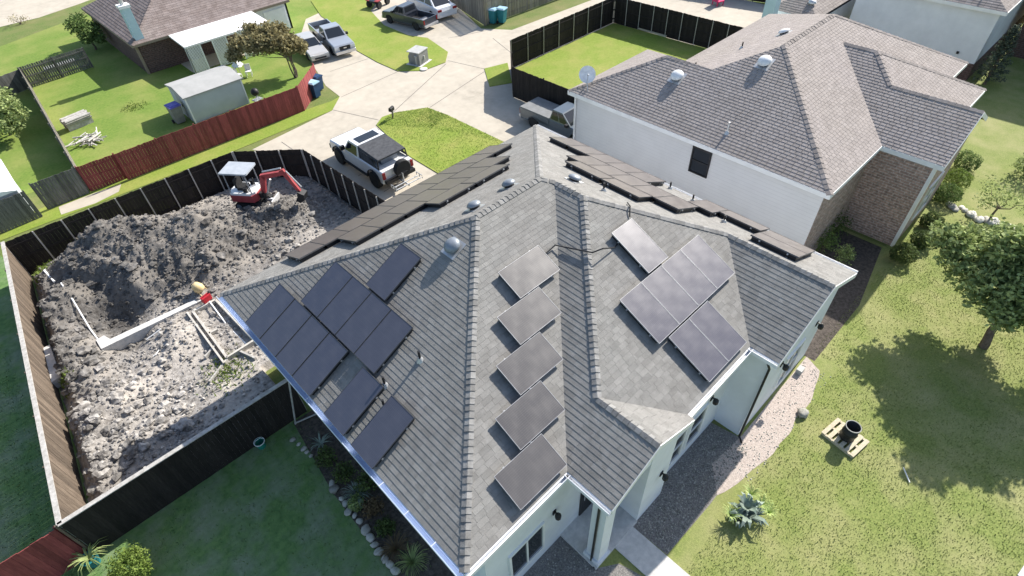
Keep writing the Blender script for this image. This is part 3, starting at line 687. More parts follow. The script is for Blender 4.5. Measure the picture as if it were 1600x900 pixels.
# front slope: five overlapping steps, al for F = +x ; landscape: ay = al
nm = ['top', 'second', 'middle', 'fourth', 'lowest']
for i in range(5): solar('F', (.4285-i*.0526)*17, (.5090-i*.0519)*17, True, '%s solar panel of the stepped column of five on the middle front slope' % nm[i], 'solar panels on the middle front slope')
F2p = 'solar panels on the right front slope'
solar('F2', .629*17, .357*17, False, 'lone solar panel above the row of four on the right front slope', F2p)
for i in range(4): solar('F2', .5475*17+i*.958, .2712*17, False, '%s solar panel from the left in the row of four on the right front slope' % ORD[i], F2p)
for i in range(2): solar('F2', .5695*17+i*.957, .1858*17, False, '%s of the two solar panels at the gutter of the right front slope' % ('left', 'right')[i], F2p)
Kp = 'solar panels on the rear slope'
for i in range(10): solar('K', .3085*17+i*.96, .9520*17, False, '%s solar panel from the dirt yard end in the lowest row on the rear slope' % ORD[i], Kp)
for i in range(7): solar('K', .391*17+i*.96, .8675*17, False, '%s solar panel from the dirt yard end in the upper row on the rear slope' % ORD[i], Kp)
for i in range(2): solar('K', .495*17+PLN+i*1.6, .7345*17, True, '%s of the two sideways solar panels highest on the rear slope' % ('left', 'right')[i], Kp)
Rp = 'solar panels on the right slope'
for i in range(2): solar('R', .760*17, (.476+i*.094)*17, True, '%s of the two sideways solar panels by the ridge on the right slope' % ('nearer', 'farther')[i], Rp)
for i in range(5): solar('R', .8885*17, (.4165+i*.0565)*17, False, '%s solar panel from the front in the middle row on the right slope' % ORD[i], Rp)
for i in range(5): solar('R', .9725*17, (.545+i*.0565)*17, False, '%s solar panel from the front in the gutter row on the right slope' % ORD[i], Rp)
solar('R', .974*17, .388*17, False, 'upright solar panel between two vent pipes near the gutter of the right slope', Rp)
solar('R', .925*17, .2985*17, True, 'single sideways solar panel near the front of the right slope', Rp)
for i in range(2): solar('R', (.864+i*.0500)*17, .2015*17, True, '%s of the two sideways solar panels nearest the front corner of the right slope' % ('upper', 'lower')[i], Rp)

# ------------------------------------------------------------------ neighbouring house on the right
E2 = 4.3
nb = thing('neighbour_house', 'white sided house with tan shingle hip roof and brick front bay at right', 'house', (28, 9.5, 0))
vols2 = [Vol(20.2, 35.6, 4.5, 15.1, E2, PT), Vol(20.2, 26.7, 9.0, 17.45, E2, PT, 'LRB'), Vol(24.9, 33.0, 3.0, 14.0, E2, PT), Vol(24.9, 30.2, 2.16, 7.0, E2, PT, 'LR')]
roof2, _ = build_roof(nb, vols2, M['shingle_tan'], .155, .24, .016, .015, E2, M['deck'], singles=300, near=(20.3, 6), tintr=(.93, 1.06), rowj=1, rseed=5)
H2A = (25.5, 9.8, E2+PT*5.3); H2B = (30.3, 9.8, E2+PT*5.3)
caps(roof2, [((20.22, 4.52, E2), H2A, LG, FG), (H2A, H2B, FG, KG), ((35.58, 4.52, E2), H2B, RG, FG), ((20.22, 17.43, E2), (23.45, 14.2, E2+PT*3.25), LG, KG),
             ((23.45, 12.0, E2+PT*3.2), (23.45, 14.2, E2+PT*3.25), LG, RG), ((28.95, 8.5, E2+PT*4.05), (28.95, 7.05, E2+PT*4.05), LG, RG), ((27.55, 5.65, E2+PT*2.65), (28.95, 7.05, E2+PT*4.05), LG, FG),
             ((27.55, 2.18, E2+PT*2.65), (27.55, 5.65, E2+PT*2.65), LG, RG), ((32.98, 3.02, E2), (28.95, 7.05, E2+PT*4.05), FG, RG)], M['shingle_tan'], .24, .14, (.75, .95), joined=True)
mb = MB(); mb.prism([(20.45, 4.75), (24.0, 4.75), (24.0, 13.0), (26.45, 14.7), (26.45, 17.2), (20.45, 17.2)], 0, E2-.14); part('side_wall', mb, M['siding'], nb, world=True)
mb = MB(); mb.prism([(26.4, 9), (35.3, 9), (35.3, 14.8), (26.4, 14.8)], 0, E2-.14); part('rear_wall', mb, M['siding'], nb, world=True)
mb = MB(); mb.prism([(20.47, 4.735), (25.1, 4.735), (25.1, 2.4), (29.95, 2.4), (29.95, 3.25), (32.75, 3.25), (32.75, 4.735), (35.28, 4.735), (35.28, 9.1), (20.47, 9.1)][:8]+[(35.28, 8.9), (24.1, 8.9), (24.1, 5.2), (20.47, 5.2)], 0, E2-.142)
mb.add([(25.05, 2.4, E2-.15), (30.0, 2.4, E2-.15), (27.55, 2.4, E2+PT*2.5-.15), (25.05, 2.6, E2-.15), (30.0, 2.6, E2-.15), (27.55, 2.6, E2+PT*2.5-.15)], [(0,1,2), (5,4,3), (0,3,4,1), (1,4,5,2), (2,5,3,0)])
part('brick_wall', mb, M['brick'], nb, world=True)
mb = MB(); strip_box(mb, (25.085, 2.385), (25.22, 2.385), 0.0, .02, 0, E2-.15); strip_box(mb, (25.085, 2.5), (25.085, 2.385), .0, .02, 0, E2-.15); part('corner_board', mb, M['trim'], nb, world=True)
mb = MB(); strip_box(mb, (20.43, 17.05), (20.43, 17.22), 0.0, .02, 0, E2-.15) if False else mb.tube([(20.38, 17.1, E2-.1), (20.38, 17.1, 0.05)], .05, 8); part('downspout', mb, M['trim'], nb, world=True)
for a, b in (((20.2, 4.5), (24.9, 4.5)), ((24.9, 4.5), (24.9, 2.16)), ((30.2, 3.0), (33.0, 3.0)), ((33.0, 4.5), (35.6, 4.5)), ((33.0, 3.0), (33.0, 4.5)), ((35.6, 4.5), (35.6, 15.1)), ((26.7, 17.45), (20.2, 17.45)), ((20.2, 17.45), (20.2, 4.5))):
    mb = MB(); strip_box(mb, a, b, .03, .02, E2-.2, E2-.004); part('fascia', mb, M['trim'], nb, world=True)
for s0, s1 in ((24.9, 27.55), (30.2, 27.55)):
    mb = MB(); h = PT*2.65; zz = [E2-.012, E2+h-.012]; yw = 2.16
    vs = [(s0, yw-.02, zz[0]-.19), (s1, yw-.02, zz[1]-.19), (s1, yw-.02, zz[1]), (s0, yw-.02, zz[0])]; vs += [(x, y+.04, z) for x, y, z in vs]
    fs = [(0,1,2,3), (7,6,5,4), (0,4,5,1), (1,5,6,2), (2,6,7,3), (3,7,4,0)]
    mb.add(vs, fs if s0 < s1 else [f[::-1] for f in fs]); part('rake_board', mb, M['trim'], nb, world=True)
window(nb, (20.45, 10.35, 2.75), (0, -1, 0), .78, 1.12, frame=M['black'])
window(nb, (26.3, 2.4, .9), (1, 0, 0), 1.6, 1.6, nx=2)
def z2L(x): return E2+PT*(x-20.2)
hood(nb, 22.6, 13.0, z2L(22.6), LG, .29, .27, 'white_plastic'); hood(nb, 24.45, 10.0, z2L(24.45), LG, .29, .27, 'white_plastic'); hood(nb, 28.2, 11.0, E2+PT*(15.1-11.0), KG, .26, .2, 'white_plastic')
pipe(nb, 21.0, 9.35, z2L(21.0), .5, .04, M['galv'])
pipe(nb, 26.9, 12.3, E2+PT*(15.1-12.3), .3); pipe(nb, 24.6, 13.3, E2+PT*(15.1-13.3), .25)
# satellite dish at the rear corner of its roof
ds = thing('satellite_dish', 'pale satellite dish on the rear corner of the tan roof', 'satellite dish', (20.75, 16.75, z2L(20.75)-.05))
mb = MB(); mb.tube([(0, 0, 0), (0, 0, .55)], .03, 8); mb.tube([(.3, -.25, .1), (0, 0, .5)], .02, 6); mb.tube([(-.25, -.3, -.1), (0, 0, .5)], .02, 6); part('mast', mb, M['galv'], ds)
mb = MB(); prof = [(r, .45*(r*r)) for r in (.001, .12, .24, .33, .4)]; prof += [(.4, .085), (.3, .055), (.15, .02), (.001, .012)][:0]
MX = Matrix.Translation((0, 0, .6)) @ Vector((-.62, -.62, .55)).to_track_quat('Z', 'Y').to_matrix().to_4x4(); mb.lathe(prof, 18, MX, caps=False); mb.lathe([(r, z-.012) for r, z in prof[::-1]], 18, MX, caps=False)
part('reflector', mb, M['white_plastic'], ds)
mb = MB(); mb.tube([MX @ Vector((0, -.38, .05)), MX @ Vector((0, -.1, .42))], .014, 6); mb.blob(MX @ Vector((0, -.08, .43)), .05, 0); part('feed_arm', mb, M['galv'], ds)

# ------------------------------------------------------------------ house in the top right corner
E3 = 4.3
h3 = thing('far_house', 'pale house with brown brick base and grey roof in the top right corner', 'house', (50, 10, 0))
roof3, _ = build_roof(h3, [Vol(44.2, 58, 5.0, 13.6, E3, PT), Vol(40.2, 50, 13.9, 17.4, 3.0, PT), Vol(50.2, 60, -6, 4.9, 7.2, PT)], M['shingle_tan'], .2, .33, .015, .016, E3, M['deck'], tintr=(.72, .92), rowj=1, rseed=9)  # last volume roofs the wing added for its shade
mb = MB(); mb.prism([(44.5, 5.3), (57.7, 5.3), (57.7, 13.3), (44.5, 13.3)], 1.1, E3-.14); part('wall', mb, M['wall_white'], h3, world=True)
mb = MB(); mb.prism([(44.46, 5.26), (57.74, 5.26), (57.74, 13.34), (44.46, 13.34)], 0, 1.1); part('brick_base', mb, M['brick_dark'], h3, world=True)
mb = MB(); mb.prism([(40.5, 14.2), (49.7, 14.2), (49.7, 17.1), (40.5, 17.1)], 0, 2.88); part('garage_wall', mb, M['wall_white'], h3, world=True)
mb = MB(); mb.prism([(50.5, -5.7), (59.7, -5.7), (59.7, 4.6), (50.5, 4.6)], 0, 7.06); part('shade_wing_wall', mb, M['brick_dark'], h3, world=True)  # guessed wing, added and sized for the shade it casts on the corner
for a, b in (((44.2, 5.0), (58, 5.0)), ((44.2, 13.6), (44.2, 5.0))):
    mb = MB(); strip_box(mb, a, b, .03, .03, E3-.2, E3-.004); part('fascia', mb, M['trim'], h3, world=True)
mb = MB(); strip_box(mb, (40.2, 17.4), (40.2, 13.9), .03, .03, 2.8, 2.996); part('fascia', mb, M['trim'], h3, world=True)
mb = MB(); q = G(1203, 22, 3.0); mb.box(q.x-.35, q.x+.35, q.y-.35, q.y+.35, 2.5, 6.2); part('chimney', mb, M['chim'], h3, world=True)
turbine(h3, 41.3, 14.9, 3.0+PT*.9, M['galv'], .2, .3); pipe(h3, 45.4, 6.6, E3+PT*1.2, .35)
for y, z in ((12.2, 1.6), (11.5, 1.6), (6.4, 1.55)): mb = MB(); mb.box(44.42, 44.5, y-.07, y+.07, z-.07, z+.07); part('wall_outlet', mb, M['black'], h3, world=True)

# ------------------------------------------------------------------ house in the top left corner
E4 = 2.2
c4 = G(206, 72, E4); XA, YA = c4.x, c4.y
h4 = thing('patio_house', 'brown roofed brick house with pale chimney and white patio cover', 'house', (XA+6, YA+5, 0))
roof4, _ = build_roof(h4, [Vol(XA, XA+12.2, YA, YA+12, E4, PT)], M['shingle_brown'], .22, .40, .008, .014, E4, M['deck'], tintr=(.86, 1.1), rowj=1, rseed=11)
mb = MB(); fp4 = [(XA+.25, YA+.3), (XA+9.3, YA+.3), (XA+9.3, YA+11.5), (XA+.25, YA+11.5)]
for i in range(4):
    if i != 1: strip_box(mb, fp4[i], fp4[(i+1) % 4], .15, 0, 0, E4-.1)
part('brick_wall', mb, M['brick_dark'], h4, world=True)
mb = MB(); strip_box(mb, (XA+9.31, YA+.3), (XA+12.0, YA+.3), .15, 0, 0, E4-.1); strip_box(mb, (XA+12.0, YA+.3), (XA+12.0, YA+11.5), .15, 0, 0, E4-.1); part('garage_wall', mb, M['wall_white'], h4, world=True)
mb = MB(); mb.box(XA+9.9, XA+11.7, YA+.25, YA+.295, .02, 1.75); part('garage_door', mb, M['trim'], h4, world=True)
for a, b in (((XA, YA), (XA+12.2, YA)), ((XA+12.2, YA), (XA+12.2, YA+12)), ((XA, YA+12), (XA, YA))):
    mb = MB(); strip_box(mb, a, b, .03, .02, E4-.16, E4-.004); part('fascia', mb, M['fence_tan'], h4, world=True)
mb = MB(); strip_box(mb, (XA+.24, YA+.6), (XA+.24, YA+.29), 0, .02, 0, E4-.12); strip_box(mb, (XA+.24, YA+.29), (XA+.36, YA+.29), 0, .02, 0, E4-.12); part('corner_board', mb, M['fence_tan'], h4, world=True)
cx, cy = XA+.75, YA+.55
mb = MB(); mb.box(cx-.28, cx+.30, cy-.25, cy+.35, E4, E4+2.25); ch = part('chimney', mb, M['chim'], h4, world=True)
mb = MB(); mb.box(cx-.36, cx+.38, cy-.33, cy+.43, E4+2.25, E4+2.42); part('chimney_cap', mb, M['trim'], ch, world=True)
mb = MB(); mb.tube([(cx, cy, E4+2.42), (cx, cy, E4+3.0)], .13, 10); part('flue', mb, M['galv'], ch, world=True)
caps(roof4, [((XA+.02, YA+.02, E4), (XA+6, YA+6, E4+PT*6), LG, FG)], M['shingle_brown'], .3, .14, (.8, .95), joined=True)
# patio cover with lattice walls
q0, q1, q2, q3 = G(288, 74, 2.05), G(388, 41, 2.05), G(367, 20, 2.15), G(262, 56, 2.15)
pc = thing('patio_cover', 'white flat patio cover with lattice walls on the back of the brown roofed house', 'patio cover', ((q0.x+q1.x)/2, q0.y+.8, 0))
xa, xb, ya, yb = q0.x+.0, q1.x+1.5, q0.y, YA+.28
mb = MB(); mb.add([(xa, ya, 2.05), (xb, ya, 2.05), (xb, yb, 2.22), (xa, yb, 2.22), (xa, ya, 1.93), (xb, ya, 1.93), (xb, yb, 2.10), (xa, yb, 2.10)], [(0,1,2,3), (7,6,5,4), (0,4,5,1), (1,5,6,2), (3,7,4,0), (2,6,7,3)])
part('cover_panel', mb, M['awning'], pc, world=True)
def lattice(xs, xe, y, z0, z1):
    mb = MB(); stp = .13; wd = .04
    n = int((xe-xs+z1-z0)/stp)
    for sgn in (1, -1):
        for i in range(n+1):
            o = xs-(z1-z0)+i*stp
            a = (o, z0) if sgn > 0 else (o, z1); b = (o+(z1-z0), z1) if sgn > 0 else (o+(z1-z0), z0)
            pts = clip(clip([(a[0], a[1]), (a[0]+wd*1.4, a[1]), (b[0]+wd*1.4, b[1]), (b[0], b[1])], 1, 0, -xs), -1, 0, xe)
            if len(pts) > 2:
                k = len(pts); yo = y+(.0 if sgn > 0 else .012); mb.add([(p[0], yo, p[1]) for p in pts]+[(p[0], yo+.01, p[1]) for p in pts], [tuple(range(k)), tuple(range(k, 2*k))[::-1]])
    o = part('lattice_panel', mb, M['trim'], pc, world=True); return o
segs = [(xa+.05, xa+1.05), (xa+1.95, xa+2.95), (xa+3.9, xa+5.2)]
for s, e in segs: lattice(s, e, ya+.06, .05, 1.92)
for xx in [xa+.03]+[v for s in segs for v in s[0:]]: mb = MB(); mb.box(xx-.04, xx+.04, ya+.02, ya+.10, 0, 1.93); part('post', mb, M['trim'], pc, world=True)
mb = MB(); mb.box(xa+.05, xb-.1, ya+.7, yb, .0, .04); part('patio_floor', mb, M['concrete'], pc, world=True)
# ------------------------------------------------------------------ fences
BOARDS = {}
def fence(label, a, b, h=1.95, mat='fence_dark', bw=.15, gap=.003, posts=None, pside=1, pmat='galv', rails=(.35, 1.0, 1.65), cap=False, name='fence', base=0.0, pw=.03, psp=2.3):
    a = Vector((a[0], a[1], base)); b = Vector((b[0], b[1], base)); L = (b-a).length; rz = math.atan2(b.y-a.y, b.x-a.x)
    o = thing(name, label, 'fence', a, rz)
    n = max(1, int(L/bw)); w = L/n
    for i in range(n):
        v = random.randrange(6); key = (mat, round(w, 3), h, v)
        if key not in BOARDS:
            mb = MB(); hh = h-(v % 3)*.012; mb.prism([(gap/2, 0), (w-gap/2, 0), (w-gap/2, .022), (gap/2, .022)], .03, hh, t=.72+.1*v); BOARDS[key] = mb.mesh('board', M[mat])
        c = link('board', BOARDS[key], o); c.location = (i*w, random.uniform(-.003, .003), 0)
    s = pside
    for z in rails:
        mb = MB(); y0, y1 = (.024, .062) if s > 0 else (-.042, -.004); mb.box(0, L, y0, y1, z*h/1.95-.045, z*h/1.95+.045); part('rail', mb, M[mat], o)
    ps = posts if posts is not None else [i*L/max(1, round(L/psp)) for i in range(max(1, round(L/psp))+1)]
    for p in ps:
        mb = MB(); yc = .09 if s > 0 else -.07; mb.box(p-pw, p+pw, yc-pw, yc+pw, 0, h+.02); part('post', mb, M[pmat], o)
    if cap:
        mb = MB(); mb.box(-.02, L+.02, -.05, .09, h+.005, h+.035); part('cap_rail', mb, M['wood_grey'], o)
    return o
M['fence_brown'] = pmat('fence_brown', (.105,.08,.06), (.16,.125,.094), 7, .85, .3, 20, tint=True, stretch=(3,3,.4))
M['post_pale'] = pmat('post_pale', (.40,.37,.33), (.50,.47,.42), 5, .6)
FH = 1.97
CA, CB, CC, CD, CE = (-4.75, 13.74), (-3.05, 29.4), (7.3, 29.1), (9.95, 26.55), (10.35, 16.4)
fence('dark board fence along the rear of the dirt yard, seen from inside', CC, CB, FH, 'fence_dark', posts=None, pside=1, pmat='post_pale', pw=.026, psp=1.1)
fence('short angled dark fence panel behind the red excavator', CD, CC, FH, 'fence_dark', pside=1, pmat='post_pale', pw=.026, psp=1.3)
fence('dark board fence between the dirt yard and the white truck', CE, CD, FH, 'fence_dark', pside=1, pmat='post_pale', pw=.024, psp=.95)
fence('sunlit brown board fence on the left side of the dirt yard', CB, CA, FH, 'fence_brown', bw=.17, gap=.006, pside=-1, cap=True, pmat='fence_brown')
fence('dark board fence between the dirt yard and the shaded lawn', (2.2, 13.63), CA, FH, 'fence_dark', pside=-1, cap=True, pmat='post_pale')
fence('dark red fence at the bottom left corner of the shaded lawn', (-4.9, 13.78), (-9.5, 13.9), 1.85, 'fence_red', pside=-1, pmat='fence_red')
# red and grey fences beyond the grass strip
rt = G(466, 136, 1.65); rs = G(177, 241, 1.65); re = G(490, 99, 1.65); r0 = G(116, 259, 1.65)
fence('long dark red board fence behind the grey shed', (rs.x, rs.y+.0), (rt.x, rs.y-.2), 1.65, 'fence_red', bw=.15, gap=.006, pside=1, pmat='fence_red')
fence('short sunlit end of the red fence beside the blue bins', (rt.x, rs.y-.2), (re.x, re.y), 1.65, 'fence_red', bw=.15, pside=1, pmat='fence_red')
fence('lower dark red fence section next to the grey fence', (r0.x, r0.y), (rs.x, r0.y-.1), 1.55, 'fence_red', bw=.15, gap=.006, pside=1, pmat='fence_red')
g0, g1, g2, g3 = G(-60, 326, 1.6), G(36, 299, 1.6), G(46, 288, 1.6), G(113, 262, 1.6)
fence('grey weathered fence section at the left edge below the white shed', (g0.x, g1.y), (g1.x, g1.y), 1.6, 'fence_grey', gap=.014, pside=1, pmat='fence_grey')
fence('grey weathered fence section between the path and the red fence', (g2.x, g2.y), (g3.x, g2.y), 1.6, 'fence_grey', gap=.014, pside=1, pmat='fence_grey')
# side fence of the back yard with the wood pile
s0, s1 = G(117, 262, 1.5), G(29, 105, 1.5)
fence('weathered fence on the left side of the back yard with the wood pile', (s0.x, s0.y), (s1.x, s1.y), 1.5, 'fence_weathered', pside=1, pmat='fence_weathered')
s2 = G(128, 74, 1.5)
fence('dark picket fence at the rear of the back yard with the wood pile', (s1.x, s1.y), (s2.x, s2.y), 1.5, 'fence_grey', gap=.03, pside=-1, pmat='fence_grey')
s3 = G(-30, 128, 1.5)
fence('fence stretch running left behind the leafy tree at the left edge', (s3.x, s3.y), (s1.x, s1.y), 1.4, 'fence_grey', pside=1, pmat='fence_grey')
# back yard of the tan roofed house
fence('dark fence along the alley side of the square lawn', (26.9, 28.55), (38.25, 28.55), 2.0, 'fence_dark', pside=-1, pmat='post_pale', pw=.02, psp=1.6)
fence('dark fence at the far side of the square lawn', (38.25, 28.55), (38.75, 16.5), 2.0, 'fence_dark', pside=-1, pmat='post_pale', pw=.02, psp=1.25)
fence('dark fence at the near corner of the square lawn', (24.0, 25.4), (26.9, 28.55), 2.0, 'fence_dark', pside=-1, pmat='fence_dark')
fence('dark fence between the grey truck and the square lawn', (24.05, 17.5), (24.0, 25.4), 2.0, 'fence_dark', pside=-1, pmat='fence_dark')
fence('tall grey fence beside the white sedan at the top of the picture', (31.2, 36.0), (43, 35.6), 2.1, 'fence_weathered', gap=.03, pside=1, pmat='fence_weathered')
fence('grey fence return behind the white sedan', (31.2, 36.0), (33.6, 45), 2.1, 'fence_weathered', gap=.03, pside=-1, pmat='fence_weathered')
fence('dark fence behind the pink chair at the top of the picture', (47.5, 31), (50.5, 18.5), 1.8, 'fence_dark', pside=-1, pmat='fence_dark')
mb = MB(); mb.box(0, .12, -4.6, 0, .0, .12); o = part('timber_edging', mb, M['wood_pale'], None); o.location = (38.35, 28.2, .05); tag(o, 'pale timber edging lying along the far fence of the square lawn', 'timber')

# ------------------------------------------------------------------ the dirt yard
M['soil'].node_tree  # soil material made above
rg = random.Random(5)
def bump_at(px, py, r, h): p = G(px, py); return (p.x, p.y, r, h)
HILLS = [bump_at(140,440,1.7,.85), bump_at(190,420,1.6,1.0), bump_at(245,395,1.7,1.1), bump_at(300,405,1.6,.9), bump_at(350,385,1.6,.9), bump_at(420,360,1.4,.6), bump_at(250,450,1.3,.6), bump_at(200,470,1.1,.5),
         bump_at(340,430,1.3,.55), bump_at(455,340,1.2,.45), bump_at(105,520,.9,.75), bump_at(115,570,.9,.65), bump_at(140,600,.8,.5), bump_at(130,490,.9,.7), bump_at(150,680,.9,.35), bump_at(140,740,.8,.4), bump_at(190,640,.8,.3), bump_at(280,540,.9,.35), bump_at(220,700,.8,.25)]
PITS = [bump_at(185,505,.75,-.75), bump_at(205,540,.6,-.6), bump_at(165,475,.6,-.5)]
def soil_z(x, y):
    z = 0
    for (a, b, r, h) in HILLS+PITS:
        d2 = ((x-a)**2+(y-b)**2)/(r*r)
        if d2 < 9: z += h*math.exp(-d2)*.95
    v = Vector((x, y, 0)); k = min(1, abs(z)*1.5+.22)
    z += k*(.26*noise.noise(v*.9)+.20*noise.noise(v*2.1)+.13*abs(noise.noise(v*5.3))+.06*noise.noise(v*11)+.022*noise.noise(v*23))
    ed = min(x+4.66-(y-13.74)*.1086, 10.2-x, y-13.7, 29.2-y); f = max(0, min(1, ed/.5))
    hx = 1 if (x < 1.75 or y > 16.6) else 0
    return max(.03, (max(-.6, z)+.3)*f+.05)
mb = MB(); st = .075; nx, ny = int(15.0/st), int(15.6/st); x0, y0 = -4.62, 13.72
vs = []
for j in range(ny+1):
    for i in range(nx+1):
        x, y = x0+i*st, y0+j*st; vs.append((x, y, soil_z(x, y) if not (x > 1.95 and y < 16.4) else -.05))
fs = [(j*(nx+1)+i, j*(nx+1)+i+1, (j+1)*(nx+1)+i+1, (j+1)*(nx+1)+i) for j in range(ny) for i in range(nx) if x0+i*st > -4.68+(y0+j*st-13.74)*.1086 and not (y0+j*st > 29.1-max(0, (x0+i*st-7.3))*.97+.0 and x0+i*st > 7.2)]
mb.add(vs, fs); mb.t = []
def soil_tone(x, y):
    m = 0
    for (a, b, r, h) in HILLS[:13]+PITS:
        m += abs(h)*math.exp(-((x-a)**2+(y-b)**2)/(r*r*1.6))
    k = noise.noise(Vector((x*.5, y*.5, 4)))
    fl = max(0, min(1, (21.5-y)/3))*max(0, min(1, (x+3.2)/2)); return max(.5, min(1.9, 1.2-.58*min(1, m*1.2)+.22*k+.28*fl))
for fc_ in fs: x, y, z = vs[fc_[0]]; mb.t.append(soil_tone(x, y))
struct('dirt_yard', mb, M['soil'], smooth=True)
mb = MB()
for i in range(14000):
    x = rg.uniform(-4.4, 9.9); y = rg.uniform(13.9, 28.9)
    if (x > 1.7 and y < 16.6) or x < -4.5+(y-13.74)*.1086 or x > 9.9-max(0, y-26.5)*.9: continue
    z = soil_z(x, y)
    if rg.random() > .10+abs(z)*1.4+(.35 if x < -.5 else 0): continue
    r = rg.choice((.02, .025, .03, .04, .05, .07))*rg.uniform(.6, 1.3)*(1.9 if rg.random() < .04 else 1); mb.blob((x, y, z+r*.3), r, .35, 0, (1, 1, .75), rg.uniform(.75, 1.35)*soil_tone(x, y))
for i in range(330):
    k = rg.random()
    if k < .45: x, y = rg.uniform(-4.2, -2.2), rg.uniform(15.5, 26)
    elif k < .7: x, y = rg.uniform(-4.2, -.5), rg.uniform(15.5, 19.5)
    else: x, y = rg.uniform(-2, 7), rg.uniform(21.5, 27)
    if x < -4.4+(y-13.74)*.1086: continue
    z = soil_z(x, y); r = rg.uniform(.09, .24)*rg.uniform(.5, 1); mb.blob((x, y, z+r*.2), r, .4, 1, (1.2, 1, .7), rg.uniform(.7, 1.3)*soil_tone(x, y))
tag(part('soil_clods', mb, M['clod']), 'loose clods of grey soil strewn over the dirt yard', 'soil clods', kind='stuff')
# weeds at the edges of the dirt
mb = MB()
for px, py, r, n in ((65,440,.8,500), (105,615,.45,300), (300,360,.9,250), (360,590,.8,350), (420,570,.5,250), (150,370,.9,150)):
    c = G(px, py)
    for i in range(n):
        x, y = rg.gauss(c.x, r*.5), rg.gauss(c.y, r*.5)
        if not (-4.5+(y-13.74)*.1086 < x < 1.8 and 13.9 < y < 29): continue
        a = rg.uniform(0, 6.28); w = .03; z = soil_z(x, y); h = rg.uniform(.06, .2)
        mb.add([(x-math.cos(a)*w, y-math.sin(a)*w, z), (x+math.cos(a)*w, y+math.sin(a)*w, z), (x+rg.uniform(-.1, .1), y+rg.uniform(-.1, .1), z+h)], [(0, 1, 2)], rg.uniform(.6, 1.2))
tag(part('weeds', mb, M['leaf_bright']), 'patchy green weeds along the edges of the dirt yard', 'weeds', kind='stuff')
# concrete beam, forms and pipes
def sz(p): return soil_z(p.x, p.y)
b0, b1 = G(180, 548), G(335, 473)
mb = MB(); d = (b1-b0).normalized(); nn = Vector((-d.y, d.x, 0))
mb.prism([b0-nn*.16-d*.3, b1-nn*.12, b1+nn*.12, b0+nn*.16+d*.1, b0+nn*.55-d*.05, b0+nn*.5-d*.35], .0, .5); tag(part('concrete_beam', mb, M['concrete_new']), 'pale poured concrete beam crossing the dirt yard', 'concrete beam')
f0, f1, f2, f3 = G(310, 500), G(345, 482), G(405, 545), G(363, 572)
M['form'] = pmat('form_timber', (.42,.39,.34), (.58,.55,.50), 6, .9)
fr = thing('timber_formwork', 'timber formwork frame around a trench beside the house eave', 'formwork', ((f0+f2)/2))
def plank(mb, a, b, w=.09, z0=.2, z1=.56):
    a, b = Vector(a), Vector(b); d = (b-a).normalized(); n = Vector((-d.y, d.x, 0)); mb.prism([a-n*w/2, b-n*w/2, b+n*w/2, a+n*w/2], z0, z1)
for a, b in ((f0, f1), (f1, f2), (f2, f3), (f3, f0), (f0+(f3-f0)*.5, f0+(f3-f0)*.5+(f1-f0)*.35)):
    mb = MB(); plank(mb, a, b); part('form_board', mb, M['form'], fr, world=True)
o = (f1-f0).normalized()*.16; mb = MB(); plank(mb, f0-o*1.2+Vector((0, .1, 0)), f3-o*1.2-Vector((0, .2, 0)), .07); part('form_board', mb, M['form'], fr, world=True)
for a, b in ((f3, f3+Vector((-.95, -.55, 0))), (f3+Vector((.5, 0, 0)), f3+Vector((.75, -.75, 0))), (f0+(f3-f0)*.7, f0+(f3-f0)*.7+Vector((-.6, -.3, 0)))):
    mb = MB(); plank(mb, a, b, .07, .35, .5); part('brace', mb, M['wood_grey'], fr, world=True)
mb = MB(); mb.tube([lerp(f0, f1, .75)+Vector((0, 0, .6)), lerp(f0, f2, .45)+Vector((.2, 0, .34)), lerp(f3, f2, .75)+Vector((0, .1, .34))], .03, 6); tag(part('plastic_pipe', mb, M['white_plastic']), 'white plastic pipe laid across the timber formwork', 'pipe')
for lbl, pts, r in (('long white pipe piece at the left corner of the dirt yard', ((80,425),(92,450),(108,468)), .045), ('thin white cord curving over the left soil pile', ((125,478),(140,500),(150,525),(165,545)), .03), ('short bent white pipe on the pale dirt', ((258,560),(254,568),(250,570)), .02), ('thin pale batten lying on the dirt by the concrete beam', ((237,541),(262,528)), .025)):
    mb = MB(); mb.tube([G(x, y)+Vector((0, 0, sz(G(x, y))+.06)) for x, y in pts], r, 6); tag(part('plastic_pipe', mb, M['white_plastic']), lbl, 'pipe')
p0, p1 = G(72, 560), G(92, 610)
mb = MB(); mb.prism([p0, p1, p1+Vector((.35, .05, 0)), p0+Vector((.4, 0, 0))], .1, .5); tag(part('concrete_slab', mb, M['concrete_new']), 'pale concrete slab piece beside the sunlit left fence', 'slab')
# concrete mixer / plate compactor beside the eave
q = G(322, 470); mx = thing('cement_mixer', 'small yellow cement mixer with a red fuel can beside the roof corner', 'cement mixer', (q.x, q.y, .45), .6); mx.scale = (.75, .75, .75)
mb = MB(); mb.lathe([(.10, -.28), (.26, -.2), (.3, 0), (.24, .22), (.16, .34), (.13, .33), (.2, .1)], 14, Matrix.Translation((0, 0, .45)) @ Matrix.Rotation(R(-40), 4, 'X')); part('drum', mb, M['yellow'], mx, smooth=True)
mb = MB(); mb.tube([(-.3, -.3, 0), (-.2, 0, .45), (-.3, .3, 0)], .025, 6); mb.tube([(.3, -.3, 0), (.2, 0, .45), (.3, .3, 0)], .025, 6); mb.tube([(-.3, .3, .0), (.3, .3, .0)], .02, 6); part('stand', mb, M['yellow'], mx)
q = G(333, 484); fc = thing('fuel_can', 'red fuel can lying below the yellow cement mixer', 'fuel can', (q.x, q.y, .58), .3)
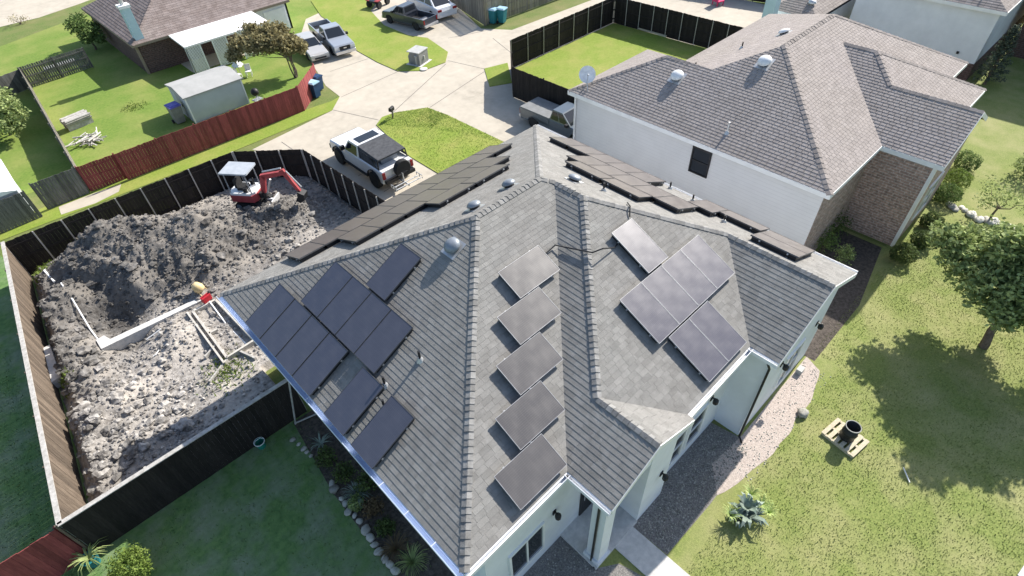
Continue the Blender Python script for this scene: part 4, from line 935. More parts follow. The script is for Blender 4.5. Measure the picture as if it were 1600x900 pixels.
mb = MB(); mb.prism([(-.18, -.1), (.18, -.1), (.2, -.07), (.2, .07), (.18, .1), (-.18, .1), (-.2, .07), (-.2, -.07)], 0, .25); part('can_body', mb, M['red_plastic'], fc); mb = MB(); mb.tube([(-.1, 0, .24), (-.1, 0, .31), (.08, 0, .31), (.08, 0, .24)], .018, 6); part('handle', mb, M['red_plastic'], fc); mb = MB(); mb.tube([(.15, 0, .24), (.22, 0, .34)], .03, 8); part('spout', mb, M['black'], fc)

# ------------------------------------------------------------------ excavator
ex_p = G(408, 338); ex = thing('excavator', 'red and white mini excavator with canopy and raised bent boom', 'excavator', (ex_p.x, ex_p.y, soil_z(ex_p.x, ex_p.y)), R(-52))
# local +x is the digging direction
for s in (-1, 1):
    mb = MB(); prof = [(-.75, .12), (-.65, .02), (.65, .02), (.75, .12), (.75, .28), (.65, .38), (-.65, .38), (-.75, .28)]
    y0_, y1_ = (s*.38-.12, s*.38+.12)
    k = len(prof); mb.add([(x, y0_, z) for x, z in prof]+[(x, y1_, z) for x, z in prof], [tuple(range(k)), tuple(range(k, 2*k))[::-1]]+[(i, k+i, k+(i+1) % k, (i+1) % k) for i in range(k)]); tr = part('track', mb, M['rubber'], ex)
    for xx in (-.55, 0, .55): mb = MB(); mb.lathe([(.13, 0), (.13, .26)], 12, Matrix.Translation((xx, s*.38+.13, .2)) @ Matrix.Rotation(R(90), 4, 'X')); part('track_wheel', mb, M['bluegrey'], tr)
mb = MB(); mb.box(-.35, .45, -.3, .3, .3, .48); part('undercarriage', mb, M['black'], ex)
mb = MB(); mb.prism([(-.85, -.35), (-.75, -.52), (.35, -.52), (.5, -.3), (.5, .3), (.35, .52), (-.75, .52), (-.85, .35)], .5, .86); part('counterweight', mb, M['p_red'], ex)
mb = MB(); mb.prism([(-.82, -.33), (-.72, -.49), (.3, -.49), (.45, -.28), (.45, .28), (.3, .49), (-.72, .49), (-.82, .33)], .862, .98); part('deck', mb, M['p_white'], ex)
mb = MB(); mb.box(-.45, -.05, -.24, .24, .98, 1.14); mb.box(-.52, -.40, -.24, .24, 1.1, 1.55); part('seat', mb, M['rubber'], ex)
mb = MB(); 
for yy in (-.3, .3): mb.tube([(.18, yy, .98), (.16, yy, 1.3)], .025, 6); mb.blob((.16, yy, 1.33), .045, 0)
mb.box(-.05, .12, -.42, -.3, .98, 1.2); mb.box(-.05, .12, .3, .42, .98, 1.2); part('control_levers', mb, M['black'], ex)
for xx, yy in ((-.72, -.42), (-.72, .42), (.35, -.42), (.35, .42)): mb = MB(); mb.tube([(xx, yy, .95), (xx*.97, yy, 2.02)], .028, 6); part('canopy_post', mb, M['bluegrey'], ex)
mb = MB(); mb.prism([(-.85, -.52), (.48, -.52), (.52, -.45), (.52, .45), (.48, .52), (-.85, .52)], 2.02, 2.1); part('canopy', mb, M['canopy'], ex)
mb = MB(); mb.box(.45, .75, -.16, .16, .55, .8); mb.tube([(.72, 0, .45), (.72, 0, .95)], .09, 8); part('swing_bracket', mb, M['black'], ex)
def beam(mb, a, b, w, h0, h1):
    a, b = Vector(a), Vector(b); d = (b-a).normalized(); u = Vector((-d.z, 0, d.x)); y = Vector((0, w/2, 0))
    v = [a+u*h0-y, a+u*h0+y, a-u*h0+y, a-u*h0-y, b+u*h1-y, b+u*h1+y, b-u*h1+y, b-u*h1-y]; mb.add(v, [(0,1,2,3), (7,6,5,4), (0,4,5,1), (1,5,6,2), (2,6,7,3), (3,7,4,0)])
mb = MB(); beam(mb, (.72, 0, .8), (1.0, 0, 1.75), .16, .11, .13); beam(mb, (.97, 0, 1.68), (2.15, 0, 1.98), .16, .13, .09); part('boom', mb, M['p_red'], ex)
mb = MB(); beam(mb, (2.05, 0, 2.12), (2.6, 0, .95), .13, .11, .07); part('dipper_arm', mb, M['p_red'], ex)
mb = MB(); mb.tube([(.88, 0, .75), (1.3, 0, 1.55)], .05, 8); mb.tube([(1.05, 0, 1.95), (2.05, 0, 2.2)], .04, 8); mb.tube([(2.25, 0, 2.05), (2.75, 0, 1.2)], .035, 8); part('hydraulic_ram', mb, M['galv'], ex)
mb = MB(); k = [(2.55, 1.0), (2.85, .85), (2.8, .55), (2.55, .38), (2.35, .5), (2.5, .75)]; n_ = len(k)
mb.add([(x, -.2, z) for x, z in k]+[(x, .2, z) for x, z in k], [tuple(range(n_)), tuple(range(n_, 2*n_))[::-1]]+[(i, n_+i, n_+(i+1) % n_, (i+1) % n_) for i in range(n_)]); part('bucket', mb, M['black'], ex)
mb = MB(); mb.add([(1.0, -.55, .08), (1.0, .55, .08), (1.06, .55, .42), (1.06, -.55, .42), (1.05, -.55, .08), (1.05, .55, .08), (1.11, .55, .42), (1.11, -.55, .42)], [(0,1,2,3), (7,6,5,4), (0,4,5,1), (1,5,6,2), (2,6,7,3), (3,7,4,0)]); mb.box(.5, 1.0, -.3, -.2, .15, .25); mb.box(.5, 1.0, .2, .3, .15, .25); part('dozer_blade', mb, M['p_white'], ex)

# ------------------------------------------------------------------ things in the yards
def place(px, py, z=0): p = G(px, py, z); return Vector((p.x, p.y, z))
# grey shed
sc_ = [G(264, 127, 1.9), G(287, 153, 1.8), G(384, 125, 1.8), G(354, 102, 1.9)]
xs0, xs1, ys0, ys1 = sc_[1].x-.05, sc_[2].x+.05, sc_[1].y+.1, sc_[0].y+.25
sh = thing('garden_shed', 'plain grey garden shed with a low pale roof by the red fence', 'shed', ((xs0+xs1)/2, (ys0+ys1)/2, 0)); 
mb = MB(); mb.box(xs0+.1, xs1-.1, ys0+.1, ys1-.1, 0, 1.72); part('wall', mb, M['shed'], sh, world=True)
mb = MB(); ym = (ys0+ys1)/2
mb.add([(xs0, ys0, 1.72), (xs1, ys0, 1.72), (xs1, ym, 2.0), (xs0, ym, 2.0), (xs0, ys1, 1.72), (xs1, ys1, 1.72), (xs0, ys0, 1.66), (xs1, ys0, 1.66), (xs1, ys1, 1.66), (xs0, ys1, 1.66)], [(0,1,2,3), (3,2,5,4), (6,7,1,0), (7,8,5,2,1), (8,9,4,5), (9,6,0,3,4), (9,8,7,6)]); part('roof', mb, M['shed_roof'], sh, world=True)
for xx in (xs0+.085, xs1-.165): mb = MB(); mb.box(xx, xx+.08, ys0+.08, ys0+.13, 0, 1.66); part('corner_trim', mb, M['trim'], sh, world=True)
mb = MB(); mb.box(xs0+.085, xs0+.099, ym-.45, ym+.45, .05, 1.6); dr = part('door', mb, M['shed_roof'], sh, world=True); mb = MB(); mb.box(xs0+.05, xs0+.085, ym-.36, ym-.3, .8, .95); part('handle', mb, M['black'], dr, world=True)
# white plastic shed at left edge
ws = thing('plastic_shed', 'white storage shed cut by the left edge of the picture', 'shed', (-2.95, 36.0, 0))
mb = MB(); mb.box(-1.6, 1.3, -1.6, 2.2, 0, 1.75); part('wall', mb, M['shed'], ws); mb = MB(); mb.add([(-1.8, -1.8, 1.7), (1.42, -1.8, 1.7), (1.42, 2.4, 1.7), (-1.8, 2.4, 1.7), (-.2, -1.8, 2.2), (-.2, 2.4, 2.2)], [(0,1,4), (1,2,5,4), (2,3,5), (3,0,4,5), (3,2,1,0)]); part('roof', mb, M['trim'], ws)
# dark bin by the shed
def wheelie(name, label, p, rz, bm, lm, s=1.0, grp=None, cat='bin'):
    o = thing(name, label, cat, p, rz, grp); mb = MB()
    mb.add([(x*s, y*s, z*s) for x, y, z in [(-.22,-.2,.08),(.22,-.2,.08),(.22,.22,.08),(-.22,.22,.08),(-.29,-.3,1.0),(.29,-.3,1.0),(.29,.32,1.0),(-.29,.32,1.0)]], [(3,2,1,0),(4,5,6,7),(0,1,5,4),(1,2,6,5),(2,3,7,6),(3,0,4,7)]); part('bin_body', mb, bm, o)
    mb = MB(); mb.prism([(-.31*s,-.34*s),(.31*s,-.34*s),(.31*s,.36*s),(-.31*s,.36*s)], 1.0*s, 1.07*s); mb.prism([(-.24*s,-.26*s),(.24*s,-.26*s),(.24*s,.3*s),(-.24*s,.3*s)], 1.07*s, 1.10*s); part('lid', mb, lm, o)
    for sg in (-1, 1): mb = MB(); mb.lathe([(.11*s, -.03*s), (.11*s, .03*s)], 12, Matrix.Translation((sg*.27*s, .27*s, .11*s)) @ Matrix.Rotation(R(90), 4, 'Y')); part('wheel', mb, M['rubber'], o)
    mb = MB(); mb.tube([(-.22*s, .4*s, .97*s), (.22*s, .4*s, .97*s)], .02*s, 6); part('handle', mb, bm, o)
    return o
wheelie('wheelie_bin', 'blue wheelie bin with pale lid nearer the sunlit red fence end', place(495, 152), .3, M['plastic_blue'], M['plastic_lid'], 1.0, 'blue bins beside the red fence')
wheelie('wheelie_bin', 'darker blue wheelie bin standing behind the pale lidded one by the red fence', place(500, 141), .3, M['plastic_blue'], M['plastic_blue'], .95, 'blue bins beside the red fence')
wheelie('wheelie_bin', 'left teal bin with pale lid against the tall grey fence', place(771, 37), .3, M['teal'], M['plastic_lid'], 1.1, 'teal bins at the tall grey fence')
wheelie('wheelie_bin', 'right teal bin with pale lid against the tall grey fence', place(785, 36), .3, M['teal'], M['plastic_lid'], 1.1, 'teal bins at the tall grey fence')
wheelie('storage_bin', 'dark tub with purple lid beside the grey shed', place(283, 192), .1, M['box_grey'], M['purple'], 1.15)
# transformer box
q = place(655, 98); tb = thing('utility_box', 'grey green utility box with slanted front on the grass island', 'utility box', q, R(18)); 
mb = MB(); k = [(-.48, 0), (.48, 0), (.48, .62), (.30, .92), (-.48, .92)]; mb.add([(y, x, z) for x, z in k for y in (-.55,)]+[(.55, x, z) for x, z in k], [(0,1,2,3,4), (9,8,7,6,5)]+[(i, 5+i, 5+(i+1) % 5, (i+1) % 5) for i in range(5)][::1]); part('cabinet', mb, M['box_grey'], tb)
mb = MB(); mb.box(-.6, .6, -.52, .52, .92, .98); part('cabinet_lid', mb, M['box_top'], tb); mb = MB(); mb.box(-.72, .72, -.66, .66, 0, .06); part('pad', mb, M['concrete_new'], tb); mb = MB(); mb.box(-.05, .05, -.56, -.485, .35, .6); part('latch', mb, M['galv'], tb)
q = place(650, 101); mb = MB(); mb.box(-.1, .1, -.06, .06, 0, .72); mb.box(-.12, .12, -.08, .08, .72, .78); o = part('marker_post', mb, M['box_top']); o.location = q+Vector((-.05, -.25, 0)); o.rotation_euler = (R(4), R(-5), R(18)); tag(o, 'pale marker post leaning in front of the utility box', 'post')
mb = MB(); mb.lathe([(.28, 0), (.28, .03), (.22, .05), (.001, .055)], 16); o = part('manhole_cover', mb, M['concrete_new']); o.location = place(662, 109)+Vector((0, 0, .05)); tag(o, 'round pale cover in the grass below the utility box', 'manhole cover')
# mailbox-like dark cluster on the grass island
q = place(614, 186); mbx = thing('mailbox', 'small dark mailbox on a leaning post at the island corner', 'mailbox', q+Vector((0, 0, .04)), .4)
mb = MB(); mb.tube([(0, 0, 0), (.06, 0, .5)], .04, 6); part('post', mb, M['bark'], mbx); mb = MB(); mb.box(-.14, .22, -.1, .1, .5, .66); mb.lathe([(.1, -.18), (.1, .18)], 10, Matrix.Translation((.04, 0, .66)) @ Matrix.Rotation(R(90), 4, 'Y')); part('box', mb, M['black'], mbx); mb = MB(); mb.tube([(.25, .1, 0), (.3, .1, .55)], .02, 6); mb.box(.22, .36, .08, .1, .4, .6); part('sign_plate', mb, M['galv'], mbx)
# wood pile, log debris
q = place(125, 196); wp = thing('wood_pile', 'stacked grey firewood on a low rack in the back yard', 'wood pile', q, R(8))
mb = MB(); mb.box(-.75, .75, -.35, -.28, .0, .35); mb.box(-.75, .75, .28, .35, .0, .35); part('rack', mb, M['wood_grey'], wp)
for j in range(3):
    for i in range(7):
        mb = MB(); mb.tube([(-.75+rg.uniform(-.06, .06), -.38+i*.12+rg.uniform(-.02, .02), .41+j*.11), (.75+rg.uniform(-.06, .06), -.38+i*.12+rg.uniform(-.02, .02), .41+j*.11+rg.uniform(-.02, .02))], rg.uniform(.05, .065), 7, t=rg.uniform(.75, 1.25)); part('log', mb, M['wood_grey'], wp)
q = place(140, 222); dbp = thing('branch_pile', 'tangled pile of pale cut branches beside the firewood', 'branch pile', q)
for i in range(26):
    a = rg.uniform(0, 6.28); l = rg.uniform(.3, .8); c = Vector((rg.gauss(0, .3), rg.gauss(0, .3), rg.uniform(.05, .4)))
    mb = MB(); mb.tube([c-Vector((math.cos(a)*l, math.sin(a)*l, rg.uniform(-.12, .12))), c+Vector((math.cos(a)*l, math.sin(a)*l, rg.uniform(-.12, .12)))], rg.uniform(.02, .05), 6, t=rg.uniform(.9, 1.6)); part('branch', mb, M['wood_grey'], dbp)
# raised bed along the rear picket fence
a, b = place(75, 116), place(122, 101); mb = MB(); d = (b-a).normalized(); n = Vector((-d.y, d.x, 0)); mb.prism([a, b, b+n*.6, a+n*.6], 0, .35); tag(part('raised_bed', mb, M['box_top']), 'pale raised planting bed along the dark picket fence', 'raised bed')
# white garden umbrella folded over chairs
q = place(378, 120); um = thing('garden_parasol', 'white half folded garden parasol by the patio', 'parasol', q, .5)
mb = MB(); mb.tube([(0, 0, 0), (0, 0, 1.3)], .025, 6); part('pole', mb, M['wood_grey'], um)
mb = MB(); 
for k in range(8):
    a0, a1 = k*.785, (k+1)*.785; r1 = .42 if k % 2 else .30
    mb.add([(0, 0, 1.35), (math.cos(a0)*r1, math.sin(a0)*r1, .75+.1*(k % 2)), (math.cos(a1)*(.72-r1), math.sin(a1)*(.72-r1), .75+.1*((k+1) % 2))], [(0, 1, 2)])
part('cloth', mb, M['white_plastic'], um)
for (dx, dy, rz, lb) in ((-.35, -.35, .4, 'white garden chair on the shed side of the parasol'), (.45, -.35, -.5, 'white garden chair on the olive tree side of the parasol')):
    gc = thing('garden_chair', lb, 'chair', q+Vector((dx, dy, 0)), rz)
    mb = MB(); mb.box(-.2, .2, -.2, .2, .36, .4); part('seat', mb, M['white_plastic'], gc); mb = MB(); mb.box(-.2, .2, .17, .2, .4, .82); part('backrest', mb, M['white_plastic'], gc)
    for sx_ in (-.18, .18):
        for sy_ in (-.18, .18): mb = MB(); mb.box(sx_-.02, sx_+.02, sy_-.02, sy_+.02, 0, .36); part('leg', mb, M['white_plastic'], gc)
q = place(404, 160); sm = thing('barrel_smoker', 'dark round barbecue smoker on a pale stand behind the red fence', 'barbecue', q, .2)
mb = MB(); mb.blob((0, 0, .72), .26, 0, 2, (1, 1, 1)); part('kettle', mb, M['black'], sm, smooth=True); mb = MB(); mb.tube([(-.2, -.2, 0), (0, 0, .5)], .02, 6); mb.tube([(.2, -.2, 0), (0, 0, .5)], .02, 6); mb.tube([(0, .25, 0), (0, 0, .5)], .02, 6); mb.box(-.3, .3, -.22, .22, .2, .24); part('stand', mb, M['galv'], sm)
# pink chair at the top
q = place(1121, 8); ch_ = thing('lawn_chair', 'small bright pink chair in front of the dark fence at the top', 'chair', q, 1.2)
mb = MB(); mb.box(-.35, .35, -.35, .35, .32, .4); part('seat', mb, M['pink'], ch_); mb = MB(); mb.box(-.35, .35, .28, .35, .4, .95); part('backrest', mb, M['pink'], ch_)
for a, b in ((-.3, -.3), (.3, -.3), (-.3, .3), (.3, .3)): mb = MB(); mb.box(a-.03, a+.03, b-.03, b+.03, 0, .32); part('leg', mb, M['pink'], ch_)
# fire pit barrel on a pallet
pc_ = [Vector((13.85, .43, 0)), Vector((14.79, .28, 0)), Vector((14.51, -.81, 0)), Vector((13.63, -.60, 0))]
cen = sum(pc_, Vector())/4; pal = thing('pallet', 'pale wooden pallet lying on the front lawn under a dark barrel', 'pallet', cen, R(-9))
for i in range(6): mb = MB(); mb.box(-.46, .46, -.56+i*.2, -.56+i*.2+.13, .1, .125); part('slat', mb, M['wood_pale'], pal)
for x in (-.42, 0, .42): mb = MB(); mb.box(x-.04, x+.04, -.55, .55, .0, .098); part('bearer', mb, M['wood_pale'], pal)
br = thing('barrel', 'open dark metal barrel standing on the wooden pallet', 'barrel', cen+Vector((.02, -.02, .126)))
mb = MB(); mb.lathe([(.22, 0), (.235, .02), (.225, .05), (.225, .28), (.24, .30), (.225, .32), (.225, .6), (.215, .6), (.215, .08), (.001, .07)], 24); part('shell', mb, M['black'], br, smooth=True)
mb = MB(); mb.lathe([(.213, .595), (.24, .595), (.24, .625), (.213, .625), (.213, .595)], 24, caps=False); part('rim', mb, M['box_grey'], br)
mb = MB(); mb.tube([(14.42, -1.9, .06), (14.05, -2.22, .05)], .02, 6); tag(part('stick', mb, M['white_plastic']), 'thin white stick lying on the lawn near the tree shadow', 'stick')
# bucket on the shaded lawn
q = place(410, 698); bk = thing('bucket', 'green bucket with white handle on the shaded lawn', 'bucket', q)
mb = MB(); mb.lathe([(.12, 0), (.17, .32), (.16, .32), (.11, .02), (.001, .02)], 18); part('pail', mb, M['plastic_green'], bk); mb = MB(); mb.lathe([(.165, .29), (.178, .30), (.178, .335), (.162, .335)], 18, caps=False); part('rim', mb, M['white_plastic'], bk); mb = MB(); mb.tube([(-.17, 0, .31), (-.1, .08, .36), (.1, .08, .36), (.17, 0, .31)], .008, 5); part('handle', mb, M['white_plastic'], bk)
# swing-set like post beside the house
mb = MB(); a = place(462, 663); mb.tube([a, a+Vector((.55, -.05, 2.6))], .03, 6); mb.tube([a+Vector((-.02, -.02, .1)), a+Vector((.75, -.25, .12))], .03, 6); tag(part('leaning_pole', mb, M['wood_grey']), 'thin leaning pole between the shaded lawn and the left eave', 'pole')
# border stones in two rows
lab_done = 0
row = [(458,688),(467,695),(475,702),(480,707),(486,713)]
for i, (px, py) in enumerate(row):
    mb = MB(); r = rg.uniform(.07, .1)*(1.3 if i == 0 else 1); mb.blob((0, 0, r*.4), r, .2, 1, (1.1, .9, .6), rg.uniform(.85, 1.1)); o = part('border_stone', mb, M['rock'], smooth=True); o.location = place(px, py)
    tag(o, 'pale border stone, %s from the bucket in the short upper row' % ORD[i], 'stone', 'stones of the short upper row')
row = [(519,757),(534,780),(540,788),(545,800),(555,806),(562,815),(572,829),(579,841),(586,852),(592,863),(602,874),(610,883),(618,893)]
szs = [.12,.08,.1,.13,.09,.1,.16,.14,.11,.13,.12,.12,.13]
for i, (px, py) in enumerate(row):
    mb = MB(); r = szs[i]; mb.blob((0, 0, r*.4), r, .2, 1, (1.15, .9, .6), rg.uniform(.85, 1.15)); o = part('border_stone', mb, M['rock'], smooth=True); o.location = place(px, py); o.rotation_euler = (0, 0, rg.uniform(0, 3))
    tag(o, 'pale border stone, %s from the top in the long row edging the planting bed' % (ORD+['twelfth', 'thirteenth'])[i], 'stone', 'stones edging the planting bed')
q = place(1253, 648); mb = MB(); mb.blob((0, 0, .1), .17, .3, 1, (1.2, 1, .8), .8); o = part('boulder', mb, M['rock'], smooth=True); o.location = q; tag(o, 'grey rock at the edge of the pinkish gravel', 'rock')
mb = MB(); mb.box(-.14, .14, -.1, .1, 0, .2); o = part('meter_box', mb, M['box_top']); o.location = (15.75, 2.12, .02); tag(o, 'small pale box on the ground at the front wall', 'box')
# small rocks in the pink gravel
mb = MB()
for i in range(420):
    t = rg.random(); x = lerp(10.6, 16.3, t); y = rg.uniform(1.2, 2.25); r = rg.uniform(.01, .025); mb.blob((x, y, .016+r*.3), r, .2, 0, (1, 1, .7), rg.uniform(.8, 1.3))
for i in range(2600):
    if rg.random() < .75: x, y = rg.uniform(7.1, 11.6), rg.uniform(1.8, 3.2)
    else: x, y = rg.uniform(2.6, 5.3), rg.uniform(2.3, 4.2)
    r = rg.uniform(.012, .03); mb.blob((x, y, .012+r*.3), r, .2, 0, (1, 1, .7), rg.uniform(.35, 1.0))
tag(part('gravel', mb, M['rock']), 'loose gravel stones in the beds along the front wall', 'gravel', kind='stuff')
# ------------------------------------------------------------------ vehicles (local +x is forward, wheels on z=0)
def frustum(mb, b, t):
    (x0, x1, w, z), (X0_, X1_, W_, Z_) = b, t
    vs = [(x0,-w,z),(x1,-w,z),(x1,w,z),(x0,w,z),(X0_,-W_,Z_),(X1_,-W_,Z_),(X1_,W_,Z_),(X0_,W_,Z_)]
    mb.add(vs, [(3,2,1,0),(4,5,6,7),(0,1,5,4),(1,2,6,5),(2,3,7,6),(3,0,4,7)]); return [Vector(v) for v in vs]
def pane_on(parent, V, idx, u0, u1, v0, v1, mat, off=.008, name='window'):
    a, b, c, d = [V[i] for i in idx]   # a,b bottom; c,d top (c above b)
    f = lambda u, v: (a*(1-u)+b*u)*(1-v)+(d*(1-u)+c*u)*v
    n = (b-a).cross(d-a).normalized()
    q = [f(u0, v0), f(u1, v0), f(u1, v1), f(u0, v1)]
    mb = MB(); mb.add([p+n*off for p in q]+[p-n*.01 for p in q], [(0,1,2,3),(0,4,5,1),(1,5,6,2),(2,6,7,3),(3,7,4,0)]); return part(name, mb, mat, parent)
def side_profile(mb, prof, hw, round_=.06):
    k = len(prof); zc = sum(z for x, z in prof)/k
    rows = []
    for y, s in ((-hw, 1), (-hw+round_, 0), (hw-round_, 0), (hw, 1)):
        rows.append([(x*(.985 if s else 1), y, z-(.05 if s and z > zc+.15 else 0)) for x, z in prof])
    vs = [v for r in rows for v in r]; fs = [tuple(range(k)), tuple(range(3*k, 4*k))[::-1]]
    for r in range(3):
        for i in range(k): fs.append((r*k+i, (r+1)*k+i, (r+1)*k+(i+1) % k, r*k+(i+1) % k))
    mb.add(vs, fs)
def arches(L, zb, xs, r, top):
    """closed side outline: bottom edge with wheel arches from rear to front, then the given top line front to rear"""
    pts = [(-L/2, zb)]
    for x in xs:
        for k in range(9):
            a = math.pi*(1-k/8); pts.append((x+r*math.cos(a), zb+r*math.sin(a)*.95 if k not in (0, 8) else zb))
    pts.append((L/2, zb)); return pts+top
def wheels(o, xs, hw, r, w=.2, rim=None):
    for x in xs:
        for s in (-1, 1):
            mx = Matrix.Translation((x, s*(hw-w/2+.02), r)) @ Matrix.Rotation(R(90)*(-s), 4, 'X')
            mb = MB(); mb.lathe([(r*.6, -w/2), (r*.93, -w/2), (r, -w*.3), (r, w*.3), (r*.93, w/2), (r*.6, w/2)], 18, mx); t = part('tyre', mb, M['rubber'], o, smooth=False)
            mb = MB(); mb.lathe([(.001, w*.42), (r*.15, w*.45), (r*.2, w*.3), (r*.5, w*.34), (r*.62, w*.46), (r*.62, -w*.4)], 18, mx); part('rim', mb, rim or M['alu'], t)
def veh(name, label, front, rear, real_len, cat, zf=0.0, wk=1.0):
    f, b = Vector((front.x, front.y, 0)), Vector((rear.x, rear.y, 0)); d = f-b; s = d.length/real_len
    o = thing(name, label, cat, (f+b)/2+Vector((0, 0, zf)), math.atan2(d.y, d.x)); o.scale = (s, s*wk, s*wk); return o
def lights(o, x, y, z, w, h, mat, name, s):
    mb = MB(); mb.box(x-.03, x+.03, y-w/2, y+w/2, z-h/2, z+h/2); part(name, mb, mat, o)
M['cover_grey'] = pmat('cover_grey', (.20,.205,.205), None, 3, .6)
def pickup(o, paint, L=5.8, hw=.99, bed='open', wr=.40, glassm=None, rim=None):
    xs = (-L/2+1.15, L/2-.95)
    mb = MB(); side_profile(mb, arches(L, .42, xs, wr+.1, [(L/2+.02, .55), (L/2, .95), (L/2-.12, 1.08), (L/2-1.35, 1.2), (L/2-1.6, 1.18), (-.30, 1.18), (-.32, .72), (-L/2, .72)]), hw); part('body', mb, paint, o)
    mb = MB(); V = frustum(mb, (-.33, L/2-1.4, hw-.04, 1.16), (-.15, L/2-2.2, hw-.19, 1.86)); part('cab', mb, paint, o)
    g = glassm or M['glass']
    pane_on(o, V, (1, 2, 6, 5), .06, .94, .1, .92, g, name='windshield'); pane_on(o, V, (3, 0, 4, 7), .1, .9, .25, .85, g, name='rear_window')
    for idx in ((0, 1, 5, 4), (2, 3, 7, 6)):
        for u0, u1 in ((.05, .45), (.5, .9)): pane_on(o, V, idx, u0, u1, .12, .86, g, name='side_window')
    for s in (-1, 1):
        mb = MB(); mb.box(-L/2, -.34, s*hw-(.09 if s > 0 else 0), s*hw+(.09 if s < 0 else 0), .70, 1.17); part('bed_side', mb, paint, o)
        lights(o, L/2-.02, s*(hw-.22), .86, .34, .2, M['lens'], 'headlight', s); lights(o, -L/2, s*(hw-.08), .92, .14, .36, M['red_lamp'], 'tail_light', s)
        mb = MB(); mb.box(L/2-1.75, L/2-1.55, s*(hw+.1)-.1, s*(hw+.1)+.1, 1.2, 1.38); part('mirror', mb, M['black'], o)
    mb = MB(); mb.box(-L/2, -L/2+.07, -hw+.091, hw-.091, .70, 1.16); part('tailgate', mb, paint, o)
    if bed == 'open':
        mb = MB(); mb.box(-L/2+.08, -.36, -hw+.1, hw-.1, .73, .76); part('bed_liner', mb, M['black'], o)
    else:
        mb = MB(); mb.box(-L/2+.01, -.34, -hw+.02, hw-.02, 1.172, 1.24); part('bed_cover', mb, M['cover_grey'], o)
    mb = MB(); mb.box(L/2, L/2+.14, -hw+.04, hw-.04, .38, .62); part('front_bumper', mb, M['alu'], o); mb = MB(); mb.box(-L/2-.16, -L/2-.005, -hw+.06, hw-.06, .42, .6); part('rear_bumper', mb, M['alu'], o)
    mb = MB(); mb.box(L/2-.01, L/2+.045, -.5, .5, .66, 1.0); gr = part('grille', mb, M['black'], o); mb = MB(); mb.box(L/2+.046, L/2+.06, -.14, .14, .79, .88); part('badge', mb, M['alu'], gr)
    wheels(o, xs, hw, wr, .25, rim)
def sedan(o, paint, L=4.8, hw=.9, wr=.33):
    xs = (-L/2+1.0, L/2-.95)
    mb = MB(); side_profile(mb, arches(L, .28, xs, wr+.07, [(L/2+.03, .45), (L/2, .66), (L/2-.2, .78), (L/2-1.4, .96), (-L/2+1.0, .98), (-L/2+.1, .95), (-L/2-.02, .7), (-L/2-.02, .45)]), hw); part('body', mb, paint, o)
    mb = MB(); V = frustum(mb, (-L/2+.55, L/2-1.3, hw-.06, .94), (-L/2+1.3, L/2-2.15, hw-.24, 1.43)); part('cabin', mb, paint, o)
    pane_on(o, V, (1, 2, 6, 5), .05, .95, .06, .94, M['glass'], name='windshield'); pane_on(o, V, (3, 0, 4, 7), .06, .94, .08, .92, M['glass'], name='rear_window')
    for idx in ((0, 1, 5, 4), (2, 3, 7, 6)):
        for u0, u1 in ((.1, .48), (.52, .9)): pane_on(o, V, idx, u0, u1, .1, .88, M['glass'], name='side_window')
    for s in (-1, 1):
        lights(o, L/2-.06, s*(hw-.2), .66, .34, .14, M['lens'], 'headlight', s); lights(o, -L/2, s*(hw-.2), .8, .34, .16, M['red_lamp'], 'tail_light', s)
        mb = MB(); mb.box(L/2-1.65, L/2-1.5, s*(hw+.06)-.08, s*(hw+.06)+.08, .95, 1.06); part('mirror', mb, paint, o)
    mb = MB(); mb.box(-L/2-.06, -L/2-.021, -hw+.1, hw-.1, .32, .52); part('rear_bumper', mb, paint, o); mb = MB(); mb.box(L/2+.03, L/2+.06, -.55, .55, .36, .5); part('grille', mb, M['black'], o)
    mb = MB(); mb.box(-L/2-.035, -L/2-.022, -.26, .26, .62, .75); part('number_plate', mb, M['white_plastic'], o)
    wheels(o, xs, hw, wr, .2)
# silver pickup parked nose out beside the olive tree
f1_, r1_ = Vector((20.35, 39.5, 0)), Vector((21.5, 45.3, 0))
v = veh('pickup_truck', 'silver pickup with black bed parked nose out beside the olive tree', f1_, r1_, 5.8, 'pickup truck', wk=.8); pickup(v, M['p_silver'])
dv = (f1_-r1_); dv.z = 0
f2_ = Vector((18.55, 40.1, 0)); v = veh('sedan_car', 'pale champagne car half hidden under the olive tree', f2_, f2_-dv*.8, 4.8, 'car', wk=.8); sedan(v, M['p_champ'])
v = veh('pickup_truck', 'dark charcoal pickup with open bed parked on the grass edge', G(609, 20, .5), G(672, 36, .5), 5.6, 'pickup truck'); pickup(v, M['p_dark'])
v = veh('sedan_car', 'white sedan beside the dark pickup at the top', G(650, 2, .3), G(700, 25, .3), 4.8, 'car'); sedan(v, M['p_white'])
v = veh('pickup_truck', 'blue grey pickup with pale bed cover between the two roofs', Vector((22.9, 17.5, 0)), Vector((22.75, 22.7, 0)), 5.6, 'pickup truck', wk=.92); pickup(v, M['p_grey'], 5.6, .95, 'cover')
